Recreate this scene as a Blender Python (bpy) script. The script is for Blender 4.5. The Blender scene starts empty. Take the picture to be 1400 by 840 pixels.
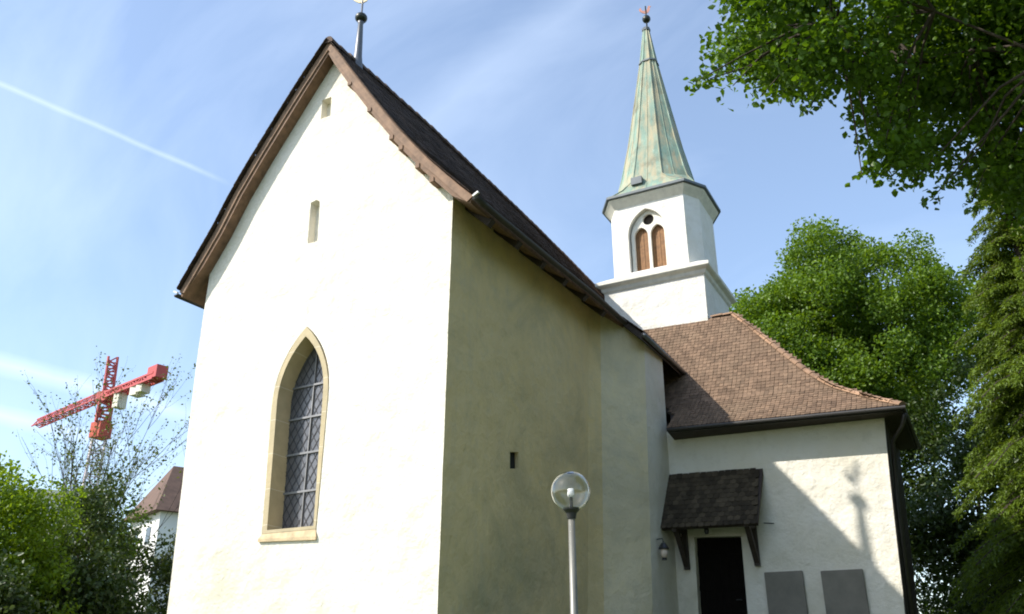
import bpy, bmesh, math, random
import numpy as np
from mathutils import Vector, Matrix
from mathutils.geometry import tessellate_polygon

# ------------------------------------------------------------------ camera, light, exposure
scene = bpy.context.scene
COL = scene.collection
cam_d = bpy.data.cameras.new('camera')
cam_d.sensor_width = 36.0
cam_d.lens = 29.91
cam_d.clip_start = 0.05
cam_d.clip_end = 3000
cam = bpy.data.objects.new('camera', cam_d)
COL.objects.link(cam)
R_ = Vector((0.88411982, 0.46725821, -0.00138013))
U_ = Vector((0.18415731, -0.34573454, 0.92008354))
F_ = Vector((-0.42943943, 0.81371825, 0.39171978))
cam.matrix_world = Matrix(((R_.x, U_.x, -F_.x, 7.8868), (R_.y, U_.y, -F_.y, -12.38816),
                           (R_.z, U_.z, -F_.z, -0.06448), (0, 0, 0, 1)))
scene.camera = cam

SUN = Vector((11.25, 11.33, -14.35)).normalized()      # direction the light travels
sd = bpy.data.lights.new('sun', 'SUN')
sd.energy = 4.1
sd.angle = math.radians(0.53)
sd.color = (1.0, 0.95, 0.87)
so = bpy.data.objects.new('sun', sd)
so.rotation_euler = SUN.to_track_quat('-Z', 'Y').to_euler()
so.location = (-30, -30, 40)
COL.objects.link(so)

world = bpy.data.worlds.new('World')
scene.world = world
world.use_nodes = True
nt = world.node_tree
nt.nodes.clear()
def N(t, kind, **kw):
    n = t.nodes.new(kind)
    for k, v in kw.items():
        if k.startswith('i_'):
            n.inputs[k[2:].replace('_', ' ')].default_value = v
        else:
            setattr(n, k, v)
    return n
def math_n(t, op, a, b=None, c=None, clamp=False):
    n = t.nodes.new('ShaderNodeMath'); n.operation = op; n.use_clamp = clamp
    for i, x in enumerate((a, b, c)):
        if x is None: continue
        if isinstance(x, (int, float)): n.inputs[i].default_value = x
        else: t.links.new(x, n.inputs[i])
    return n.outputs[0]
def mix_c(t, fac, a, b, blend='MIX'):
    n = t.nodes.new('ShaderNodeMix'); n.data_type = 'RGBA'; n.blend_type = blend
    for idx, x in ((0, fac), (6, a), (7, b)):
        if isinstance(x, (int, float)): n.inputs[idx].default_value = x
        elif isinstance(x, (tuple, list)): n.inputs[idx].default_value = (*x[:3], 1)
        else: t.links.new(x, n.inputs[idx])
    return n.outputs[2]

SKY_STRENGTH = 0.15
sky = N(nt, 'ShaderNodeTexSky', sky_type='NISHITA', sun_disc=False,
        sun_elevation=math.radians(41.2), sun_rotation=math.radians(224.8),
        altitude=400, air_density=1.15, dust_density=1.3, ozone_density=2.2)
tc = N(nt, 'ShaderNodeTexCoord')
D = tc.outputs['Generated']
# thin high cirrus: stretched noise in the sky's own directions
mp = N(nt, 'ShaderNodeMapping')
mp.inputs['Rotation'].default_value = (0.3, 0.5, 0.9)
mp.inputs['Scale'].default_value = (1.1, 5.0, 2.2)
nt.links.new(D, mp.inputs[0])
nz = N(nt, 'ShaderNodeTexNoise', i_Scale=1.5, i_Detail=7.0, i_Roughness=0.55, i_Distortion=0.6)
nt.links.new(mp.outputs[0], nz.inputs['Vector'])
wisp = math_n(nt, 'MULTIPLY', math_n(nt, 'SUBTRACT', nz.outputs[0], 0.40, clamp=True), 1.3, clamp=True)
def trail(a, b, w, strength, fade0=0.0, fade1=0.0):
    a, b = Vector(a), Vector(b)
    n = a.cross(b).normalized()
    m = (b - a).normalized()
    d1 = nt.nodes.new('ShaderNodeVectorMath'); d1.operation = 'DOT_PRODUCT'
    nt.links.new(D, d1.inputs[0]); d1.inputs[1].default_value = n
    d2 = nt.nodes.new('ShaderNodeVectorMath'); d2.operation = 'DOT_PRODUCT'
    nt.links.new(D, d2.inputs[0]); d2.inputs[1].default_value = m
    wn = N(nt, 'ShaderNodeTexNoise', i_Scale=9.0, i_Detail=4.0)
    nt.links.new(D, wn.inputs['Vector'])
    wob = math_n(nt, 'MULTIPLY', math_n(nt, 'SUBTRACT', wn.outputs[0], 0.5), w * 1.2)
    dist = math_n(nt, 'ABSOLUTE', math_n(nt, 'ADD', d1.outputs['Value'], wob))
    core = math_n(nt, 'SUBTRACT', 1.0, math_n(nt, 'DIVIDE', dist, w), clamp=True)
    lo, hi = a.dot(m), b.dot(m)
    e1 = math_n(nt, 'DIVIDE', math_n(nt, 'SUBTRACT', d2.outputs['Value'], lo - 0.25), 0.25, clamp=True)
    e2 = math_n(nt, 'DIVIDE', math_n(nt, 'SUBTRACT', hi + fade1, d2.outputs['Value']), 0.05, clamp=True)
    var = math_n(nt, 'ADD', 0.55, math_n(nt, 'MULTIPLY', wn.outputs[0], 0.8), clamp=True)
    k = math_n(nt, 'MULTIPLY', math_n(nt, 'MULTIPLY', core, var), math_n(nt, 'MULTIPLY', e1, e2))
    return math_n(nt, 'MULTIPLY', k, strength)
t1 = trail((-0.7634, 0.3694, 0.5298), (-0.652, 0.5765, 0.4924), 0.0040, 0.20, 0, 0.0)
t2 = trail((-0.8329, 0.4751, 0.2837), (-0.7335, 0.629, 0.2575), 0.014, 0.34, 0, 0.03)
t3 = trail((-0.8391, 0.4915, 0.2333), (-0.819, 0.5266, 0.2278), 0.012, 0.3, 0, 0.1)
t4 = trail((-0.4302, 0.6732, 0.6014), (-0.269, 0.6835, 0.6786), 0.035, 0.10, 0, 0.2)
cl = math_n(nt, 'MAXIMUM', math_n(nt, 'MAXIMUM', t1, t2), math_n(nt, 'MAXIMUM', t3, t4))
cl = math_n(nt, 'ADD', cl, math_n(nt, 'MULTIPLY_ADD', wisp, 0.38, 0.10), clamp=True)
sc_ = mix_c(nt, cl, sky.outputs[0], (5.2, 6.0, 7.2))
bg = N(nt, 'ShaderNodeBackground', i_Strength=SKY_STRENGTH)
nt.links.new(sc_, bg.inputs[0])
wo = N(nt, 'ShaderNodeOutputWorld')
nt.links.new(bg.outputs[0], wo.inputs[0])

scene.view_settings.view_transform = 'Standard'
scene.view_settings.look = 'None'
scene.view_settings.exposure = 0.75
scene.view_settings.gamma = 1.0
scene.view_settings.use_curve_mapping = False
scene.render.engine = 'CYCLES'
scene.cycles.use_denoising = True
scene.cycles.max_bounces = 8
scene.cycles.transparent_max_bounces = 12
scene.cycles.filter_width = 1.9

# ------------------------------------------------------------------ helpers
rng = np.random.default_rng(11)
random.seed(7)

def link(name, bm, mat=None, parent=None, smooth=False, recalc=True):
    if recalc:
        bmesh.ops.recalc_face_normals(bm, faces=bm.faces[:])
    me = bpy.data.meshes.new(name)
    bm.to_mesh(me); bm.free()
    if smooth:
        me.polygons.foreach_set('use_smooth', [True] * len(me.polygons))
    mats = mat if isinstance(mat, (list, tuple)) else [mat]
    for m in mats:
        if m: me.materials.append(m)
    o = bpy.data.objects.new(name, me)
    COL.objects.link(o)
    if parent: o.parent = parent
    return o
def thing(name, label, cat, loc=(0, 0, 0), group=None):
    o = bpy.data.objects.new(name, None)
    o.empty_display_size = 0.3
    COL.objects.link(o)
    o.location = loc
    return tag(o, label, cat, group)
def tag(o, label, cat, group=None):
    o['label'] = label; o['category'] = cat
    if group: o['group'] = group
    return o
def part(name, bm, mat, parent, smooth=False, recalc=True):
    """mesh given in world coordinates, parented without moving"""
    o = link(name, bm, mat, None, smooth, recalc)
    o.parent = parent
    w = Vector((0, 0, 0)); p = parent
    while p is not None:
        w += p.location; p = p.parent
    o.data.transform(Matrix.Translation(-w))
    return o
def box(bm, x0, x1, y0, y1, z0, z1):
    v = [bm.verts.new(p) for p in ((x0,y0,z0),(x1,y0,z0),(x1,y1,z0),(x0,y1,z0),(x0,y0,z1),(x1,y0,z1),(x1,y1,z1),(x0,y1,z1))]
    for f in ((0,3,2,1),(4,5,6,7),(0,1,5,4),(1,2,6,5),(2,3,7,6),(3,0,4,7)):
        bm.faces.new([v[i] for i in f])
    return v
def beam(bm, a, b, w, h, up=(0, 0, 1)):
    """rectangular bar from a to b"""
    a, b = Vector(a), Vector(b); d = (b - a).normalized(); up = Vector(up)
    if abs(d.dot(up)) > 0.98: up = Vector((1, 0, 0))
    s = d.cross(up).normalized(); t = s.cross(d)
    vs = []
    for p in (a, b):
        for i, j in ((-1,-1),(1,-1),(1,1),(-1,1)):
            vs.append(bm.verts.new(p + s * (i * w / 2) + t * (j * h / 2)))
    for f in ((0,1,2,3),(7,6,5,4),(0,4,5,1),(1,5,6,2),(2,6,7,3),(3,7,4,0)):
        bm.faces.new([vs[i] for i in f])
def tube(bm, pts, rad, n=8, cap=True):
    pts = [Vector(p) for p in pts]
    if isinstance(rad, (int, float)): rad = [rad] * len(pts)
    rings = []; ref = Vector((0.31, 0.17, 0.93))
    for i, p in enumerate(pts):
        d = (pts[min(i + 1, len(pts) - 1)] - pts[max(i - 1, 0)]).normalized()
        if abs(d.dot(ref)) > 0.97: ref = Vector((0.93, 0.1, 0.3))
        s = d.cross(ref).normalized(); t = d.cross(s)
        rings.append([bm.verts.new(p + (s * math.cos(2*math.pi*k/n) + t * math.sin(2*math.pi*k/n)) * rad[i]) for k in range(n)])
    for a, b in zip(rings, rings[1:]):
        for k in range(n):
            bm.faces.new((a[k], a[(k+1) % n], b[(k+1) % n], b[k]))
    if cap:
        bm.faces.new(rings[0][::-1]); bm.faces.new(rings[-1])
def lathe(bm, c, prof, n=24, close=True):
    """prof: (r, z) list, axis vertical through c"""
    c = Vector(c); rings = []
    for r, z in prof:
        if r < 1e-5: rings.append([bm.verts.new(c + Vector((0, 0, z)))])
        else: rings.append([bm.verts.new(c + Vector((r*math.cos(2*math.pi*k/n), r*math.sin(2*math.pi*k/n), z))) for k in range(n)])
    for a, b in zip(rings, rings[1:]):
        for k in range(n):
            k2 = (k + 1) % n
            if len(a) == 1 and len(b) == 1: continue
            if len(a) == 1: bm.faces.new((a[0], b[k], b[k2]))
            elif len(b) == 1: bm.faces.new((a[k], a[k2], b[0]))
            else: bm.faces.new((a[k], a[k2], b[k2], b[k]))
def sphere_prof(r, n=12, sz=1.0):
    return [(r*math.sin(math.pi*i/n), -r*sz*math.cos(math.pi*i/n)) for i in range(n + 1)]
def holed(bm, outer, holes, to3, depth_dir=None, depth=0.0, wob=0.0):
    """flat wall with real openings; reveals run from each hole along depth_dir"""
    loops = [outer] + holes
    flat = [p for lp in loops for p in lp]
    tris = tessellate_polygon([[Vector((p[0], p[1], 0)) for p in lp] for lp in loops])
    V = [bm.verts.new(to3(*p)) for p in flat]
    for t in tris:
        if len(set(t)) == 3:
            try: bm.faces.new([V[i] for i in t])
            except ValueError: pass
    if depth_dir is not None:
        k = len(outer); dd = Vector(depth_dir) * depth
        for h in holes:
            a = V[k:k + len(h)]; k += len(h)
            b = [bm.verts.new(v.co + dd) for v in a]
            for i in range(len(a)):
                j = (i + 1) % len(a)
                bm.faces.new((a[i], a[j], b[j], b[i]))
    return V
def arch(cx, half, z0, zs, za, n=8):
    """pointed arch outline, anticlockwise from bottom left"""
    h = za - zs; Rr = (half*half + h*h) / (2*half)
    right = []
    a1 = math.asin(min(1, h / Rr))
    for i in range(n + 1):
        a = a1 * i / n
        right.append((cx + half - Rr + Rr*math.cos(a), zs + Rr*math.sin(a)))
    left = [(2*cx - x, z) for x, z in right[:-1]][::-1]
    return [(cx - half, z0), (cx + half, z0)] + right + left
def densify(poly, step, jit=0.0):
    out = []
    for i, p in enumerate(poly):
        q = poly[(i + 1) % len(poly)]
        L = math.dist(p, q); n = max(1, int(L / step))
        for k in range(n):
            t = k / n
            j = 0 if k == 0 else jit
            out.append((p[0] + (q[0]-p[0])*t + random.uniform(-j, j), p[1] + (q[1]-p[1])*t + random.uniform(-j, j)))
    return out

# ------------------------------------------------------------------ materials
def mat(name, base, rough=0.8, var=0.0, scale=3.0, bump=0.0, bscale=30.0, metal=0.0, spec=0.5, island=0.0, extra=None):
    m = bpy.data.materials.new(name); m.use_nodes = True
    t = m.node_tree; b = t.nodes['Principled BSDF']
    b.inputs['Roughness'].default_value = rough
    b.inputs['Metallic'].default_value = metal
    b.inputs['Specular IOR Level'].default_value = spec
    co = N(t, 'ShaderNodeTexCoord').outputs['Object']
    col = None
    c = tuple(base)
    if var:
        n = N(t, 'ShaderNodeTexNoise', i_Scale=scale, i_Detail=6.0, i_Roughness=0.6)
        t.links.new(co, n.inputs['Vector'])
        f = math_n(t, 'MULTIPLY_ADD', n.outputs[0], 2.2, -0.6, clamp=True)
        col = mix_c(t, f, tuple(x*(1-var) for x in c), tuple(min(1, x*(1+var)) for x in c))
    if island:
        g = N(t, 'ShaderNodeNewGeometry')
        f = math_n(t, 'MULTIPLY_ADD', g.outputs['Random Per Island'], 2*island, 1-island)
        mm = t.nodes.new('ShaderNodeVectorMath'); mm.operation = 'SCALE'
        if col is None: mm.inputs[0].default_value = c
        else: t.links.new(col, mm.inputs[0])
        t.links.new(f, mm.inputs['Scale'])
        col = mm.outputs[0]
    if extra: col = extra(t, co, col if col is not None else c, b)
    if col is None: b.inputs['Base Color'].default_value = (*c, 1)
    elif isinstance(col, tuple): b.inputs['Base Color'].default_value = (*col, 1)
    else: t.links.new(col, b.inputs['Base Color'])
    if bump:
        n1 = N(t, 'ShaderNodeTexNoise', i_Scale=bscale, i_Detail=8.0, i_Roughness=0.62)
        t.links.new(co, n1.inputs['Vector'])
        bn = N(t, 'ShaderNodeBump', i_Strength=bump, i_Distance=0.02)
        t.links.new(n1.outputs[0], bn.inputs['Height'])
        t.links.new(bn.outputs[0], b.inputs['Normal'])
    return m

def plaster(name, base, grime, blotch=0.0):
    """hand trowelled lime render: low undulations, fine grain, damp foot, run-off streaks, hairline patches"""
    m = bpy.data.materials.new(name); m.use_nodes = True
    t = m.node_tree; b = t.nodes['Principled BSDF']
    b.inputs['Roughness'].default_value = 0.92
    b.inputs['Specular IOR Level'].default_value = 0.2
    co = N(t, 'ShaderNodeTexCoord').outputs['Object']
    sep = N(t, 'ShaderNodeSeparateXYZ'); t.links.new(co, sep.inputs[0])
    big = N(t, 'ShaderNodeTexNoise', i_Scale=0.55, i_Detail=5.0, i_Roughness=0.6); t.links.new(co, big.inputs['Vector'])
    med = N(t, 'ShaderNodeTexNoise', i_Scale=3.2, i_Detail=8.0, i_Roughness=0.68); t.links.new(co, med.inputs['Vector'])
    mpp = N(t, 'ShaderNodeMapping'); mpp.inputs['Scale'].default_value = (2.6, 2.6, 0.16); t.links.new(co, mpp.inputs[0])
    run = N(t, 'ShaderNodeTexNoise', i_Scale=1.6, i_Detail=6.0, i_Roughness=0.6); t.links.new(mpp.outputs[0], run.inputs['Vector'])
    c = mix_c(t, math_n(t, 'MULTIPLY_ADD', big.outputs[0], 2.4, -0.75, clamp=True), base, tuple(x*k for x, k in zip(base, (0.93, 0.9, 0.82))))
    c = mix_c(t, math_n(t, 'MULTIPLY', math_n(t, 'MULTIPLY_ADD', med.outputs[0], 4.0, -2.1, clamp=True), 0.42), c, (0.5, 0.46, 0.36))
    c = mix_c(t, math_n(t, 'MULTIPLY', math_n(t, 'MULTIPLY_ADD', run.outputs[0], 3.4, -1.75, clamp=True), 0.10 * grime), c, (0.45, 0.43, 0.34))
    if blotch:
        bl = N(t, 'ShaderNodeTexNoise', i_Scale=0.42, i_Detail=9.0, i_Roughness=0.66, i_Distortion=0.8); t.links.new(co, bl.inputs['Vector'])
        c = mix_c(t, math_n(t, 'MULTIPLY', math_n(t, 'MULTIPLY_ADD', bl.outputs[0], 5.0, -2.35, clamp=True), blotch), c, tuple(x*k for x, k in zip(base, (0.62, 0.66, 0.72))))
        b2 = N(t, 'ShaderNodeTexNoise', i_Scale=1.3, i_Detail=9.0, i_Roughness=0.72, i_Distortion=0.4); t.links.new(co, b2.inputs['Vector'])
        c = mix_c(t, math_n(t, 'MULTIPLY', math_n(t, 'MULTIPLY_ADD', b2.outputs[0], 6.0, -3.3, clamp=True), blotch*0.7), c, tuple(min(1, x*k) for x, k in zip(base, (1.1, 1.05, 0.8))))
    # algae and splash dirt on the lowest metres
    low = math_n(t, 'MULTIPLY_ADD', sep.outputs[2], -0.42, 1.25, clamp=True)
    low = math_n(t, 'MULTIPLY', low, math_n(t, 'MULTIPLY_ADD', big.outputs[0], 3.0, -1.1, clamp=True))
    c = mix_c(t, math_n(t, 'MULTIPLY', low, 0.34 * grime), c, (0.36, 0.35, 0.22))
    t.links.new(c, b.inputs['Base Color'])
    f1 = N(t, 'ShaderNodeTexNoise', i_Scale=2.0, i_Detail=3.0, i_Roughness=0.5); t.links.new(co, f1.inputs['Vector'])
    f2 = N(t, 'ShaderNodeTexNoise', i_Scale=14.0, i_Detail=9.0, i_Roughness=0.7); t.links.new(co, f2.inputs['Vector'])
    h = math_n(t, 'ADD', math_n(t, 'MULTIPLY', f1.outputs[0], 1.6), math_n(t, 'MULTIPLY', f2.outputs[0], 0.5))
    bn = N(t, 'ShaderNodeBump', i_Strength=0.8, i_Distance=0.06)
    t.links.new(h, bn.inputs['Height']); t.links.new(bn.outputs[0], b.inputs['Normal'])
    return m

M = {}
M['render'] = plaster('lime_render', (0.80, 0.775, 0.70), 1.0)
M['cream_render'] = plaster('cream_lime_render', (0.80, 0.762, 0.675), 1.0)
M['side_render'] = plaster('algae_tinted_render', (0.78, 0.625, 0.345), 2.2, 0.65)  # algae tint, plus the side wall's olive shade put into the base colour
M['worn_render'] = plaster('worn_render', (0.77, 0.68, 0.48), 1.8, 0.55)  # canted face: its weaker shade is put into this in-between colour
M['tower_render'] = plaster('tower_render', (0.80, 0.78, 0.73), 0.9)
def stone_joints(t, co, col, b):
    sp_ = N(t, 'ShaderNodeSeparateXYZ'); t.links.new(co, sp_.inputs[0])
    n = N(t, 'ShaderNodeTexNoise', i_Scale=2.5); t.links.new(co, n.inputs['Vector'])
    z = math_n(t, 'ADD', math_n(t, 'MULTIPLY', sp_.outputs[2], 1.45), math_n(t, 'MULTIPLY', n.outputs[0], 0.06))
    fr = math_n(t, 'FRACT', z)
    line = math_n(t, 'LESS_THAN', fr, 0.022)
    blk = N(t, 'ShaderNodeTexWhiteNoise', noise_dimensions='1D'); t.links.new(math_n(t, 'FLOOR', z), blk.inputs['W'])
    col = mix_c(t, math_n(t, 'MULTIPLY', blk.outputs[0], 0.35), col, (0.40, 0.34, 0.23))
    return mix_c(t, math_n(t, 'MULTIPLY', line, 0.7), col, (0.66, 0.60, 0.46))
M['stone'] = mat('sandstone', (0.50, 0.41, 0.25), 0.9, 0.16, 3.0, 0.4, 40, extra=stone_joints)
M['sill'] = mat('sill_stone', (0.52, 0.40, 0.24), 0.9, 0.3, 6.0, 0.5, 40)
M['trace'] = mat('pale_stone', (0.72, 0.69, 0.60), 0.9, 0.15, 4.0, 0.3, 40)
M['cornice'] = mat('weathered_stone', (0.46, 0.44, 0.36), 0.9, 0.35, 5.0, 0.3, 30)
M['wood'] = mat('brown_timber', (0.17, 0.095, 0.052), 0.75, 0.4, 6.0, 0.3, 50)
M['barge'] = mat('weathered_board', (0.22, 0.135, 0.085), 0.8, 0.4, 5.0, 0.4, 40)
M['dark_wood'] = mat('dark_timber', (0.035, 0.024, 0.017), 0.7, 0.3, 6.0, 0.2, 50)
M['door'] = mat('door_boards', (0.006, 0.0045, 0.0035), 0.9, 0.3, 6.0, spec=0.1)
M['louvre'] = mat('louvre_wood', (0.23, 0.115, 0.045), 0.75, 0.35, 7.0, 0.2, 60)
M['tile_dark'] = mat('old_dark_tile', (0.055, 0.036, 0.026), 0.85, 0.45, 1.3, 0.3, 60, island=0.35, spec=0.2)
M['tile_ridge'] = mat('ridge_tile', (0.09, 0.055, 0.038), 0.85, 0.4, 3.0, 0.3, 60, island=0.3)
def tile_lichen(t, co, col, b):
    n = N(t, 'ShaderNodeTexNoise', i_Scale=0.9, i_Detail=6.0, i_Roughness=0.65); t.links.new(co, n.inputs['Vector'])
    f = math_n(t, 'MULTIPLY_ADD', n.outputs[0], 3.0, -1.35, clamp=True)
    col = mix_c(t, math_n(t, 'MULTIPLY', f, 0.55), col, (0.20, 0.145, 0.095))
    n2 = N(t, 'ShaderNodeTexNoise', i_Scale=11.0, i_Detail=4.0, i_Roughness=0.7); t.links.new(co, n2.inputs['Vector'])
    f2 = math_n(t, 'MULTIPLY_ADD', n2.outputs[0], 5.0, -3.0, clamp=True)
    return mix_c(t, math_n(t, 'MULTIPLY', f2, 0.4), col, (0.09, 0.065, 0.05))
M['tile_red'] = mat('brown_clay_tile', (0.165, 0.108, 0.070), 0.85, 0.22, 2.0, 0.3, 60, island=0.26, spec=0.25, extra=tile_lichen)
M['hip_tile'] = mat('hip_tile', (0.27, 0.165, 0.10), 0.85, 0.3, 5.0, 0.3, 60, island=0.3)
M['shingle'] = mat('wood_shingle', (0.062, 0.048, 0.031), 0.85, 0.4, 4.0, 0.3, 60, island=0.4, spec=0.2)
M['zinc'] = mat('zinc_gutter', (0.20, 0.20, 0.20), 0.45, 0.3, 5.0, metal=0.6)
M['zinc_dark'] = mat('dark_gutter', (0.03, 0.026, 0.022), 0.5, 0.3, 5.0)
M['pale_metal'] = mat('pale_zinc', (0.62, 0.62, 0.60), 0.5, 0.1)
M['spike'] = mat('lead_spike', (0.13, 0.135, 0.15), 0.45, 0.2, 6.0, metal=0.3)
M['black_ball'] = mat('dark_copper_ball', (0.025, 0.03, 0.022), 0.4, 0.3, 6.0, metal=0.3)
M['gold'] = mat('gilt_vane', (0.85, 0.70, 0.42), 0.35, 0.1, metal=0.6)
M['copper_vane'] = mat('copper_vane', (0.62, 0.30, 0.22), 0.45, 0.2, metal=0.3)
def patina_streaks(t, co, col, b):
    mpp = N(t, 'ShaderNodeMapping'); mpp.inputs['Scale'].default_value = (3.2, 3.2, 0.28); t.links.new(co, mpp.inputs[0])
    n = N(t, 'ShaderNodeTexNoise', i_Scale=1.4, i_Detail=7.0, i_Roughness=0.65); t.links.new(mpp.outputs[0], n.inputs['Vector'])
    col = mix_c(t, math_n(t, 'MULTIPLY_ADD', n.outputs[0], 5.0, -2.1, clamp=True), col, (0.36, 0.32, 0.21))
    n2 = N(t, 'ShaderNodeTexNoise', i_Scale=3.0, i_Detail=7.0, i_Roughness=0.7); t.links.new(mpp.outputs[0], n2.inputs['Vector'])
    col = mix_c(t, math_n(t, 'MULTIPLY_ADD', n2.outputs[0], 6.0, -3.6, clamp=True), col, (0.40, 0.55, 0.47))
    n3 = N(t, 'ShaderNodeTexNoise', i_Scale=1.2, i_Detail=8.0, i_Roughness=0.7); t.links.new(co, n3.inputs['Vector'])
    return mix_c(t, math_n(t, 'MULTIPLY', math_n(t, 'MULTIPLY_ADD', n3.outputs[0], 5.0, -2.6, clamp=True), 0.75), col, (0.12, 0.105, 0.07))
M['patina'] = mat('copper_patina', (0.185, 0.275, 0.22), 0.7, 0.25, 1.5, 0.15, 20, spec=0.3, extra=patina_streaks)
M['grey_metal'] = mat('grey_sheet', (0.10, 0.12, 0.13), 0.5, 0.2)
M['slab'] = mat('grey_slab', (0.19, 0.175, 0.145), 0.75, 0.2, 2.5, 0.2, 50)
M['glass_lead'] = mat('leaded_glass', (0.10, 0.10, 0.112), 0.30, 0.45, 2.2, 0.25, 9, spec=0.9)
M['lead'] = mat('lead_came', (0.22, 0.22, 0.225), 0.5, 0.2, metal=0.3)
M['lead_dark'] = mat('lead_came_dark', (0.06, 0.06, 0.065), 0.6, 0.2)
M['pole'] = mat('galvanised_pole', (0.20, 0.195, 0.17), 0.45, 0.12, 8.0, metal=0.3)
M['black'] = mat('black_cap', (0.02, 0.02, 0.02), 0.4)
M['dark_void'] = mat('dark_hole', (0.01, 0.01, 0.008), 0.9)
M['bulb'] = mat('white_bulb', (0.85, 0.85, 0.82), 0.3)
M['red'] = mat('red_crane_paint', (0.45, 0.065, 0.055), 0.5, 0.12, 0.5)
M['orange'] = mat('orange_crane_paint', (0.46, 0.06, 0.02), 0.5, 0.1)
M['crane_grey'] = mat('crane_grey', (0.60, 0.52, 0.52), 0.6, 0.1)
M['concrete'] = mat('pale_concrete', (0.62, 0.60, 0.50), 0.9, 0.15, 0.5)
M['house_wall'] = mat('house_plaster', (0.72, 0.71, 0.68), 0.9, 0.08, 0.4)
M['house_roof'] = mat('house_tiles', (0.115, 0.068, 0.048), 0.85, 0.25, 2.0, 0.3, 6)
M['window_dark'] = mat('window_pane', (0.04, 0.045, 0.055), 0.1, spec=0.8)
M['bark'] = mat('bark', (0.045, 0.034, 0.024), 0.9, 0.4, 5.0, 0.6, 20)
M['twig'] = mat('thin_bark', (0.05, 0.04, 0.03), 0.9, 0.3)
M['lantern_white'] = mat('lantern_shade', (0.75, 0.62, 0.52), 0.4)
glass = bpy.data.materials.new('clear_globe'); glass.use_nodes = True
_b = glass.node_tree.nodes['Principled BSDF']
_b.inputs['Base Color'].default_value = (1, 1, 1, 1); _b.inputs['Roughness'].default_value = 0.0
_b.inputs['Transmission Weight'].default_value = 1.0; _b.inputs['IOR'].default_value = 1.45
M['globe'] = glass

def leaf_mat(name, c, trans=0.45, var=0.35, hue=(1.25, 1.05, 0.6)):
    m = bpy.data.materials.new(name); m.use_nodes = True
    t = m.node_tree; t.nodes.clear()
    g = N(t, 'ShaderNodeNewGeometry')
    rnd = g.outputs['Random Per Island']
    co = N(t, 'ShaderNodeTexCoord').outputs['Object']
    n = N(t, 'ShaderNodeTexNoise', i_Scale=0.8, i_Detail=3.0); t.links.new(co, n.inputs['Vector'])
    f = math_n(t, 'MULTIPLY_ADD', n.outputs[0], 1.2, -0.1, clamp=True)
    f = math_n(t, 'MULTIPLY_ADD', rnd, 0.6, math_n(t, 'MULTIPLY', f, 0.4), clamp=True)
    col = mix_c(t, f, tuple(x*(1-var) for x in c), tuple(x*(1+var)*h for x, h in zip(c, hue)))
    d = N(t, 'ShaderNodeBsdfPrincipled'); d.inputs['Roughness'].default_value = 0.45
    d.inputs['Specular IOR Level'].default_value = 0.35
    t.links.new(col, d.inputs['Base Color'])
    tr = N(t, 'ShaderNodeBsdfTranslucent')
    tcol = mix_c(t, 1.0, col, (1.5, 1.35, 0.55), 'MULTIPLY')
    t.links.new(tcol, tr.inputs[0])
    mx = N(t, 'ShaderNodeMixShader', i_Fac=trans)
    t.links.new(d.outputs[0], mx.inputs[1]); t.links.new(tr.outputs[0], mx.inputs[2])
    o = N(t, 'ShaderNodeOutputMaterial'); t.links.new(mx.outputs[0], o.inputs[0])
    return m
M['leaf_beech'] = leaf_mat('beech_leaf', (0.066, 0.148, 0.014), 0.46)
M['leaf_tree'] = leaf_mat('broad_leaf', (0.092, 0.182, 0.019), 0.45)
M['leaf_shade'] = leaf_mat('dark_leaf', (0.034, 0.066, 0.016), 0.3)  # dark colour stands in for shade on the shrubs and low tree
M['leaf_bright'] = leaf_mat('bright_leaf', (0.115, 0.215, 0.014), 0.5, 0.35, (1.3, 1.05, 0.6))
M['leaf_yew'] = leaf_mat('conifer_needle', (0.105, 0.165, 0.024), 0.38, 0.5, (1.15, 1.1, 0.65))
M['leaf_twig'] = leaf_mat('sparse_leaf', (0.075, 0.115, 0.035), 0.45)

# ------------------------------------------------------------------ ground
def ground_h(x, y):
    dx = max(-7.0 - x, 0, x - 7.2); dy = max(0.0 - y, 0, y - 18)
    d = math.hypot(dx, dy)
    t = min(1, max(0, (d - 0.6) / 10.5)); t = t*t*(3 - 2*t)
    return 0.48 - 2.15*t + 0.05*math.sin(x*0.9)*math.cos(y*0.7)*min(1, d/3)
bm = bmesh.new()
rads = [0.0] + [1.2*1.13**i for i in range(58)]
prev = None
for r in rads:
    if r == 0: ring = [bm.verts.new((0, 2, ground_h(0, 2)))]
    else:
        ring = []
        for k in range(96):
            a = 2*math.pi*k/96; x, y = r*math.cos(a), 2 + r*math.sin(a)
            ring.append(bm.verts.new((x, y, ground_h(x, y))))
    if prev is not None:
        for k in range(96):
            k2 = (k+1) % 96
            if len(prev) == 1: bm.faces.new((prev[0], ring[k], ring[k2]))
            else: bm.faces.new((prev[k], ring[k], ring[k2], prev[k2]))
    prev = ring
def grass_mix(t, co, col, b):
    n = N(t, 'ShaderNodeTexNoise', i_Scale=0.35, i_Detail=8.0, i_Roughness=0.7); t.links.new(co, n.inputs['Vector'])
    return mix_c(t, math_n(t, 'MULTIPLY_ADD', n.outputs[0], 3.0, -1.2, clamp=True), col, (0.10, 0.10, 0.035))
M['grass'] = mat('grass_ground', (0.055, 0.085, 0.022), 0.95, 0.4, 9.0, 0.8, 30, extra=grass_mix)
g = link('ground', bm, M['grass'], smooth=True)
g['kind'] = 'structure'

# ------------------------------------------------------------------ church
church = thing('church', 'white rendered church with steep gable, dark tiled roof and green copper spire on its tower', 'church', (0, 0, 0.4))

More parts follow.
